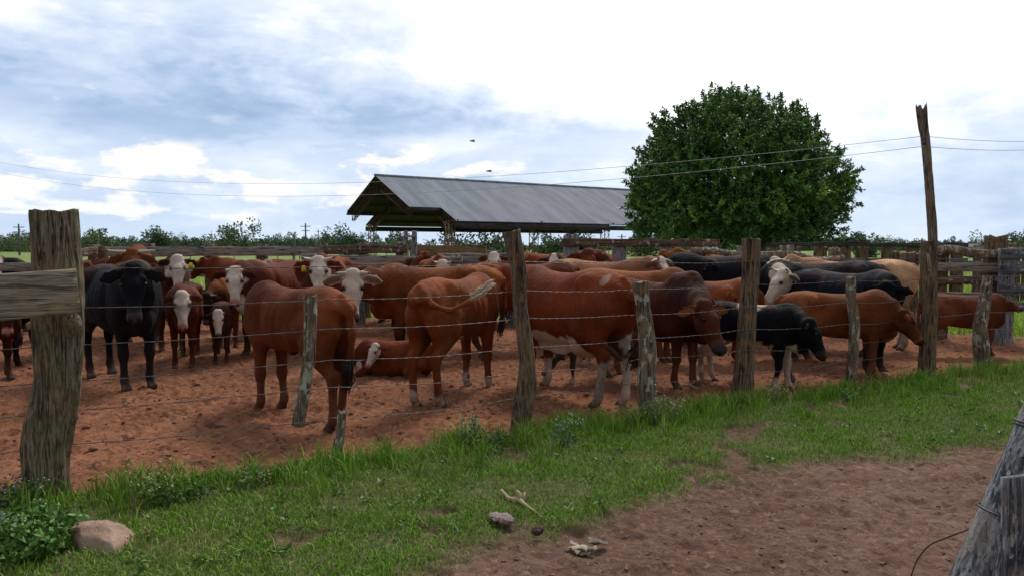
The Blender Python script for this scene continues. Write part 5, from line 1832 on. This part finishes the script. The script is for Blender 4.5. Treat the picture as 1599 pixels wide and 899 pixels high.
    if lying: lo_ = np.clip((.14 - V[:, 2]) * 8, 0, 1) * .6
    paint(lo_, MUD, dust)
    nd = fbm(V[:, 0] + 7, V[:, 1] + 9, V[:, 2] + 3, sc=5, oc=4, seed=seed + 8)
    paint(np.clip((nd - .52) * 9, 0, 1) * np.clip((1.05 - V[:, 2]) * 2.5, 0, 1) * ((C == 0) | (C == 2)) * np.clip((-.1 - V[:, 0]) * 3 + .3, 0.15, 1), (.085, .052, .034), .55)
    paint(np.clip((nd - .50) * 6, 0, 1) * np.clip((V[:, 2] - 1.1) * 4, 0, 1) * (C == 0), (.24, .13, .085), .35)
    # tail end
    if tuft is not None:
        dt = np.linalg.norm(V - tl[-1], axis=1)
        paint((C == 6) * np.clip((.14 - dt) * 12, 0, 1), tuft)
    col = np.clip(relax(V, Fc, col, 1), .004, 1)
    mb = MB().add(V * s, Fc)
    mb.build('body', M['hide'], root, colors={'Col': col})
    # eyes
    for sg in (1, -1):
        v, ff = blob(HP(.168, sg * .100, .000) * s, np.array((.021,) * 3) * s * hs_, 1, 0.0, 9)
        MB().add(v, ff).build('eye', M['eye'], root)
    # horns
    if horns:
        Lh, hu_, hf_ = horns[:3]; hc = horns[3] if len(horns) > 3 else (.42, .36, .28)
        for sg in (1, -1):
            t = np.linspace(0, 1, 12)
            pts_ = np.array([HP(.0 + hf_ * Lh * q * q, sg * (.062 + Lh * (q - .18 * q * q)), .012 + hu_ * Lh * q ** 1.6) for q in t]) * s
            rad = np.interp(t, [0, .3, .8, 1], [.026, .021, .010, .003]) * s * hs_
            mb = MB().tube(pts_, rad, 10)
            k = mb.n
            cc = np.tile(np.array(hc), (k, 1))
            tipm = np.zeros(k); tipm[:120] = np.repeat(t, 10) > .72
            cc = np.where(tipm[:, None] > .5, np.array((.05, .04, .035)), cc)
            mb.build('horn', M['horn'], root, colors={'Col': cc})
    if tagc is not None:
        sg = tagc
        c0 = HP(.02, sg * .075, -.03) + (ear_axis(sg) * .11 + nrm * .008) * hs_ + np.array((0, 0, -.0))
        a_ = HP(.04, sg * .20, -.055) - c0
        q = [(-.018, 0.0), (.018, 0.0), (.030, -.028), (.030, -.075), (-.030, -.075), (-.030, -.028)]
        down = np.array((0, 0, 1.0)); sd = l
        v = []
        for k in (0, .006):
            for (a1, b1) in q:
                v.append((c0 + nrm * (k + .012) + sd * a1 + down * b1) * s)
        mb = MB().add(np.array(v), np.array([(i, (i + 1) % 6, 6 + (i + 1) % 6, 6 + i) for i in range(6)]))
        mb.f.append(np.array([(5, 4, 3, 2, 1, 0), (6, 7, 8, 9, 10, 11)]))
        mb.build('ear_tag', M['tag'], root, smooth=False)
    # tail switch
    if tuft is not None:
        e1 = tl[-1] * s; e0 = tl[-2] * s
        dirn = (e1 - e0) / np.linalg.norm(e1 - e0)
        r2 = np.random.default_rng(seed)
        mb = MB()
        Lt = .26 * s * (1 - .4 * calf)
        fall = np.array((0, 0, -.25)) if abs(dirn[2]) > .5 else np.array((0, 0, -.06))
        for i in range(110):
            off = r2.normal(0, .010, 3)
            L_ = Lt * r2.uniform(.35, 1.0)
            a1 = e1 - dirn * r2.uniform(0, .10) + off * .6
            b1 = a1 + dirn * L_ * .5 + off * 1.6
            c1 = b1 + (dirn + fall) * L_ * .5 - off * 1.2 + r2.normal(0, .008, 3)
            mb.tube([a1, b1, (b1 + c1) / 2 + r2.normal(0, .006, 3), c1], [.005, .0065, .005, .0015], 5)
        mb.build('tail_switch', M['horn'], root, colors={'Col': np.tile(np.array(tuft), (mb.n, 1))})
    return root

def build_cattle():
    C = cattle
    # ---- left group
    C('bull', 'big solid black bull facing the camera, right of the thick corner post', -4.62, 8.98, -45, 1.05, BLK, (208, 417, 8.1), pitch=-66, ear=1.15, ear_drop=.3,
      hump=.2, muzzle=(.05, .045, .045), tuft=BLK, dust=.25, steps=(0, .05, -.06, .05), legs_dark=BLK, ear_in=(.012, .012, .014), hs=1.12, dewlap=.7, cat='bull', vox=.015)
    C('cow', 'orange-brown cow with long dark-tipped horns, its head just above the black bull', -6.5, 13.3, -62, 1.15, ORG, (206, 393, 12.2), pitch=-52,
      horns=(.36, .25, .1), hump=.6, muzzle=(.05, .03, .03), hs=1.15, ear_drop=.4, ear=1.2, vox=.02)
    C('cow', 'white-faced brown cow with a yellow ear tag behind the black bull, against the rails', -5.45, 12.15, -62, 1.05, BRN, (277, 402, 11.2), pitch=-60, face='white', tagc=1, ear_in=DKB, vox=.019)
    C('calf', 'white-faced dark red calf looking out close to the right flank of the black bull', -4.45, 10.45, -72, .84, RED2, (284, 458, 9.7), pitch=-62, face='white', calf=.6,
      patches=(((.0, 0, 1.28), (.6, .14, .14), DKB),), vox=.016)
    C('cow', 'orange-backed cow with a dark lowered head and one short horn between two white-faced animals', -4.52, 12.45, -82, .88, ORG, (322, 460, 11.3), pitch=-72, horns=(.15, .3, .1, (.25, .22, .18)),
      headcol=DKB, muzzle=PNK, vox=.018)
    C('cow', 'white-faced brown cow with short horns staring at the camera, left of the thin front cow', -3.58, 11.62, -104, 1.05, RED2, (366, 421, 10.6), pitch=-60, face='white', horns=(.10, .25, .0, (.5, .46, .4)),
      patches=(((.86, 0, .75), (.12, .1, .2), CRM),), legs_dark=DKB, ear_in=DKB, ear=1.15, vox=.016)
    C('calf', 'small calf with a greyish white face, head low in front of the staring white-faced cow', -4.08, 10.75, -72, .62, BRN, (340, 485, 10.1), pitch=-74, face='white', calf=1.0, hs=.92, muzzle=(.06, .05, .045), ear=.8, legs_dark=DKB, vox=.015)
    C('cow', 'brown cow walking along the rear rails, seen over the staring white-faced cow', -5.0, 15.0, 168, 1.02, RED, None, look=160, pitch=-40, vox=.022)
    C('cow', 'tan-brown cow with a smoky shoulder patch standing behind the thin front cow', -4.05, 13.75, 172, 1.0, (.27, .12, .06), (418, 408, 14.2), look=95, pitch=-35,
      headcol=(.30, .22, .17), patches=(((.55, .1, 1.2), (.2, .3, .12), DKB),), vox=.02)
    C('cow', 'cream-faced horned cow with a yellow ear tag, just behind the thin front cow', -2.78, 11.75, -84, 1.1, RED, (497, 405, 10.6), pitch=-56, face='white', horns=(.20, .55, .1, (.5, .43, .33)), tagc=-1,
      ear=1.3, ear_in=RED2, hs=1.05, vox=.016)
    C('cow', 'side-on horned cow turning a long pale face with cream-rimmed ears', -1.02, 10.75, 189, 1.02, (.185, .052, .013), (544, 424, 9.75), pitch=-66, face='cream', horns=(.17, .25, .1, (.36, .31, .26)),
      ear=1.25, ear_in=(.16, .07, .04), dewlap=.9, muzzle=(.10, .06, .055), hump=.0, hs=1.26, legs_dark=DKB, steps=(.05, -.04, 0, 0),
      patches=(((.78, 0, .72), (.08, .06, .22), CRM),), vox=.0155)
    C('cow', 'thin dark red cow nearest the camera, rump towards us behind the hanging post', -1.99, 7.10, 136, .95, (.120, .031, .010), (1.0, -.34, .90), look=60, pitch=-50, slim=1.3, hump=.0,
      tail=[(-.86, .0, 1.14), (-.90, -.02, .90), (-.87, -.03, .72), (-.84, -.03, .60)], tuft=BLK, steps=(.02, -.05, -.10, .10), muzzle=DKB, legs_dark=(.13, .045, .025), bony=1.5, vox=.0145)
    C('calf', 'young reddish calf swinging its cream-tipped tail, rump towards us left of the bent brown post', -.60, 8.10, 68, .98, (.165, .042, .011), (.98, .36, .95), look=120, pitch=-50, slim=.5, calf=.2,
      tail=[(662, 455, 7.35), (676, 474, 7.25), (702, 483, 7.2), (730, 470, 7.25), (748, 455, 7.3)], tuft=(.50, .38, .24), socks=(.15, .15, .17, .15),
      belly=(.66, -.35, .05, CRM), steps=(0, .08, -.05, .05), muzzle=PNK, vox=.0145, bony=1.3, cat='young cow')
    C('calf', 'small white-faced red calf lying on the soil left of the tail-swinging calf', -1.40, 9.35, 180, .58, (.15, .036, .012), (586, 537, 9.12), look=240, pitch=-50, face='white', calf=1.0, hs=.86, lying=True, tuft=None,
      tail=[(-.86, .1, .62), (-.8, .2, .42)], socks=None, patches=(((.78, 0, .78), (.10, .2, .12), WHT),), muzzle=PNK, vox=.0145)
    C('cow', 'plain brown cow holding its head high behind the horned white-faced cow', -1.5, 14.8, -100, 1.08, RED, (664, 396, 13.6), look=-150, pitch=-35, vox=.021)
    C('cow', 'white-faced cow with short upright orange horns above the tail-swinging calf', -1.25, 12.55, -82, 1.06, RED, (691, 410, 11.3), pitch=-58, face='white', horns=(.13, .8, .1, (.45, .28, .18)), ear=1.1, vox=.018)
    C('cow', 'deep red cow standing side-on behind the bent brown post', .12, 11.9, 8, 1.03, (.135, .028, .009), (1.1, .25, 1.05), look=30, pitch=-50, vox=.018)
    C('cow', 'white-faced cow whose forehead shows left of the bent brown post, back by the rails', -.35, 15.3, -90, 1.1, RED, (771, 397, 14.1), pitch=-50, face='white', vox=.022)
    # ---- middle
    C('cow', 'large red cow with white belly, udder and white socks standing side-on at the centre', .62, 8.03, 124, 1.04, (.150, .031, .009), (1.0, -.36, .90), look=60, pitch=-50,
      socks=(.28, .30, .48, .50), belly=(.66, -.48, .52, WHT), udder=1.15, tuft=DKB, tail=[(-.86, -.03, 1.12), (-.88, -.09, .85), (-.84, -.12, .66), (-.80, -.12, .58)],
      patches=(((-.66, .12, 1.23), (.040, .10, .06), (.36, .22, .17)), ((.80, .08, 1.12), (.05, .12, .16), (.5, .42, .34)), ((-.72, -.2, .60), (.16, .16, .13), WHT)), steps=(-.06, .06, .09, .0), muzzle=PNK, vox=.0145, bony=.5, hump=.0)
    C('calf', 'grey-faced dark calf nursing beneath the large red cow', .98, 8.84, 178, .52, (.10, .07, .055), (.98, .16, .70), look=-120, pitch=-32, calf=1.0, face='blaze', socks=.25, belly=(.72, -.6, .7, CRM), vox=.015)
    C('cow', 'brown cow with a white diamond blaze, head just right of the bent brown post', .82, 14.0, -94, 1.08, BRN, (865, 400, 12.9), pitch=-54, face='blaze', patches=(), vox=.02)
    C('cow', 'plain red-brown cow with wide ears facing us over the large red cow', 1.62, 14.15, -96, 1.12, RED, (918, 393, 13.0), pitch=-50, ear=1.25, muzzle=DKB, hs=1.1, vox=.02)
    C('cow', 'long-backed red cow side-on along the rear rail behind the white-blazed cow', .65, 16.1, 4, 1.12, RED, None, look=0, pitch=-45, vox=.024)
    C('cow', 'tan-brown cow with forward horns and a narrow white blaze above the dark bull', 1.35, 12.1, -25, 1.06, (.31, .135, .065), (1031, 405, 11.4), look=-62, pitch=-55, face='blaze', horns=(.20, .0, .4, (.36, .30, .24)), vox=.018)
    C('cow', 'orange-brown back showing between the large red cow and the dark bull', 1.65, 10.75, -14, .98, ORG, (1.05, .2, .95), look=20, pitch=-50, vox=.019)
    C('bull', 'young dark red bull with a dark hump, head low beside the white-topped post', 1.62, 8.95, -50, .93, (.060, .016, .007), (1100, 473, 7.75), look=-64, pitch=-52, hump=.7, ear=1.2, ear_in=(.30, .10, .04),
      tagc=None, dewlap=1.0, muzzle=(.03, .025, .025), patches=(((.66, 0, 1.25), (.26, .3, .15), (.034, .012, .007)),), legs_dark=(.12, .04, .02), hs=1.2, cat='bull', vox=.0145, steps=(.03, -.04, 0, 0), headcol=(.070, .019, .008), inner_leg=(.2, .07, .035))
    C('cow', 'small red cow with a white-marked face between the dark bull and broad post', 2.62, 10.5, -2, .88, (.19, .050, .014), (1138, 452, 10.3), look=-15, pitch=-50, face='star', vox=.018)
    C('cow', 'large black cow facing left behind the broad post', 3.40, 12.4, 182, 1.12, BLK, (1108, 410, 12.2), look=195, pitch=-35, muzzle=(.05, .045, .045), tuft=BLK, ear_in=BLK, vox=.019)
    C('cow', 'orange cow at the back whose rump shows above the large black cow', 4.15, 14.7, 180, 1.13, ORG, None, look=185, pitch=-50, vox=.023)
    # ---- right
    C('calf', 'black calf with white belly, legs and rump, head lowered right of the broad post', 2.70, 8.72, -36, .74, BLK, (1266, 500, 8.1), look=-30, pitch=-62, calf=.8, socks=(.62, .2, .75, .75), belly=(.70, -.7, .75, CRM),
      patches=(((-.62, 0, 1.15), (.20, .3, .16), WHT), ((.05, 0, 1.26), (.24, .3, .10), CRM), ((-.7, .2, .85), (.10, .12, .2), WHT)), muzzle=DKB, tuft=WHT, steps=(.05, -.08, .04, -.04), ear=.8, vox=.0145, legs_dark=None)
    C('cow', 'black cow with a white head and dark eye patch looking left over the orange-brown cow', 4.45, 11.0, 178, 1.06, (.007, .007, .011), (1224, 424, 10.55), look=197, pitch=-48, face='cream', horns=(.13, .8, .2, (.5, .46, .4)),
      muzzle=PNK, crest=(.3, .75), tuft=BLK, ear_in=DKB, hs=1.1, vox=.0165, headcol=None)
    C('cow', 'bluish black cow with spread dark ears and lowered head, before the pale tan cow', 4.32, 10.1, -62, .98, (.007, .008, .013), (1384, 444, 9.2), pitch=-70, tuft=BLK, ear=1.35, ear_in=BLK, muzzle=(.05, .045, .045), vox=.0165, bony=1.4, slim=.3)
    C('cow', 'orange-brown cow facing right, its lowered head by the tall pole', 3.80, 9.02, 3, .82, (.165, .047, .013), (1412, 486, 8.75), look=-5, pitch=-52, slim=1.0, steps=(.14, -.06, .05, -.05), muzzle=DKB, hs=1.05,
      legs_dark=(.15, .06, .035), vox=.0145, bony=1.4, ear_in=DKB)
    C('cow', 'pale tan cow with its rump beside the tall pole, behind the black cows', 5.33, 11.95, 164, 1.06, (.44, .235, .125), None, look=170, pitch=-50, face='cream', socks=(.0, .0, .5, .5), vox=.0175, tuft=CRM)
    C('cow', 'small brown cow standing side-on at far right behind the crooked forked post', 6.60, 11.25, 0, .69, (.13, .036, .014), (1566, 466, 11.2), look=0, pitch=-22, muzzle=DKB, hs=.95, slim=.3, vox=.0155, cat='young cow', steps=(0, .03, .02, -.02))
    # ---- left edge, behind the nailed board
    C('cow', 'brown animal at the left edge whose pale muzzle shows below the nailed board', -6.55, 9.2, -18, .9, BRN, (10, 462, 8.75), pitch=-68, muzzle=PNK, legs_dark=DKB, vox=.017)
    C('cow', 'black animal behind the nailed board, only its dark legs showing', -6.52, 10.75, 96, .92, BLK, None, look=95, pitch=-50, tuft=BLK, vox=.018)
    C('calf', 'black and white animal at the far left edge with one ear raised', -9.7, 14.35, 165 + 180, 1.0, BLK, (-2, 402, 14.0), pitch=-50, face='blaze', muzzle=DKB, vox=.022, cat='young cow', ear=1.2)
    C('cow', 'red and white cow glimpsed left of the thick corner post', -9.0, 15.9, 20, 1.0, BRN, (52, 405, 15.4), look=-50, pitch=-50, face='white', vox=.023)
    C('cow', 'brown and white cow seen just right of the thick corner post, behind the black bull', -7.4, 13.6, -150, .98, RED, (136, 412, 13.4), look=-120, pitch=-50, patches=(((.4, 0, 1.25), (.15, .3, .12), WHT),), vox=.021)
    C('cow', 'brown cow side-on at the back behind the horned pale-faced cow', -2.75, 14.4, 5, 1.0, BRN, None, look=0, pitch=-55, ear_drop=.3, vox=.023)
    C('cow', 'brown cow with white neck patches behind the tail-swinging calf, at the back', -2.15, 16.0, 178, 1.02, BRN, None, look=170, pitch=-55, patches=(((.7, 0, 1.1), (.16, .3, .2), WHT),), vox=.024)
build_cattle()
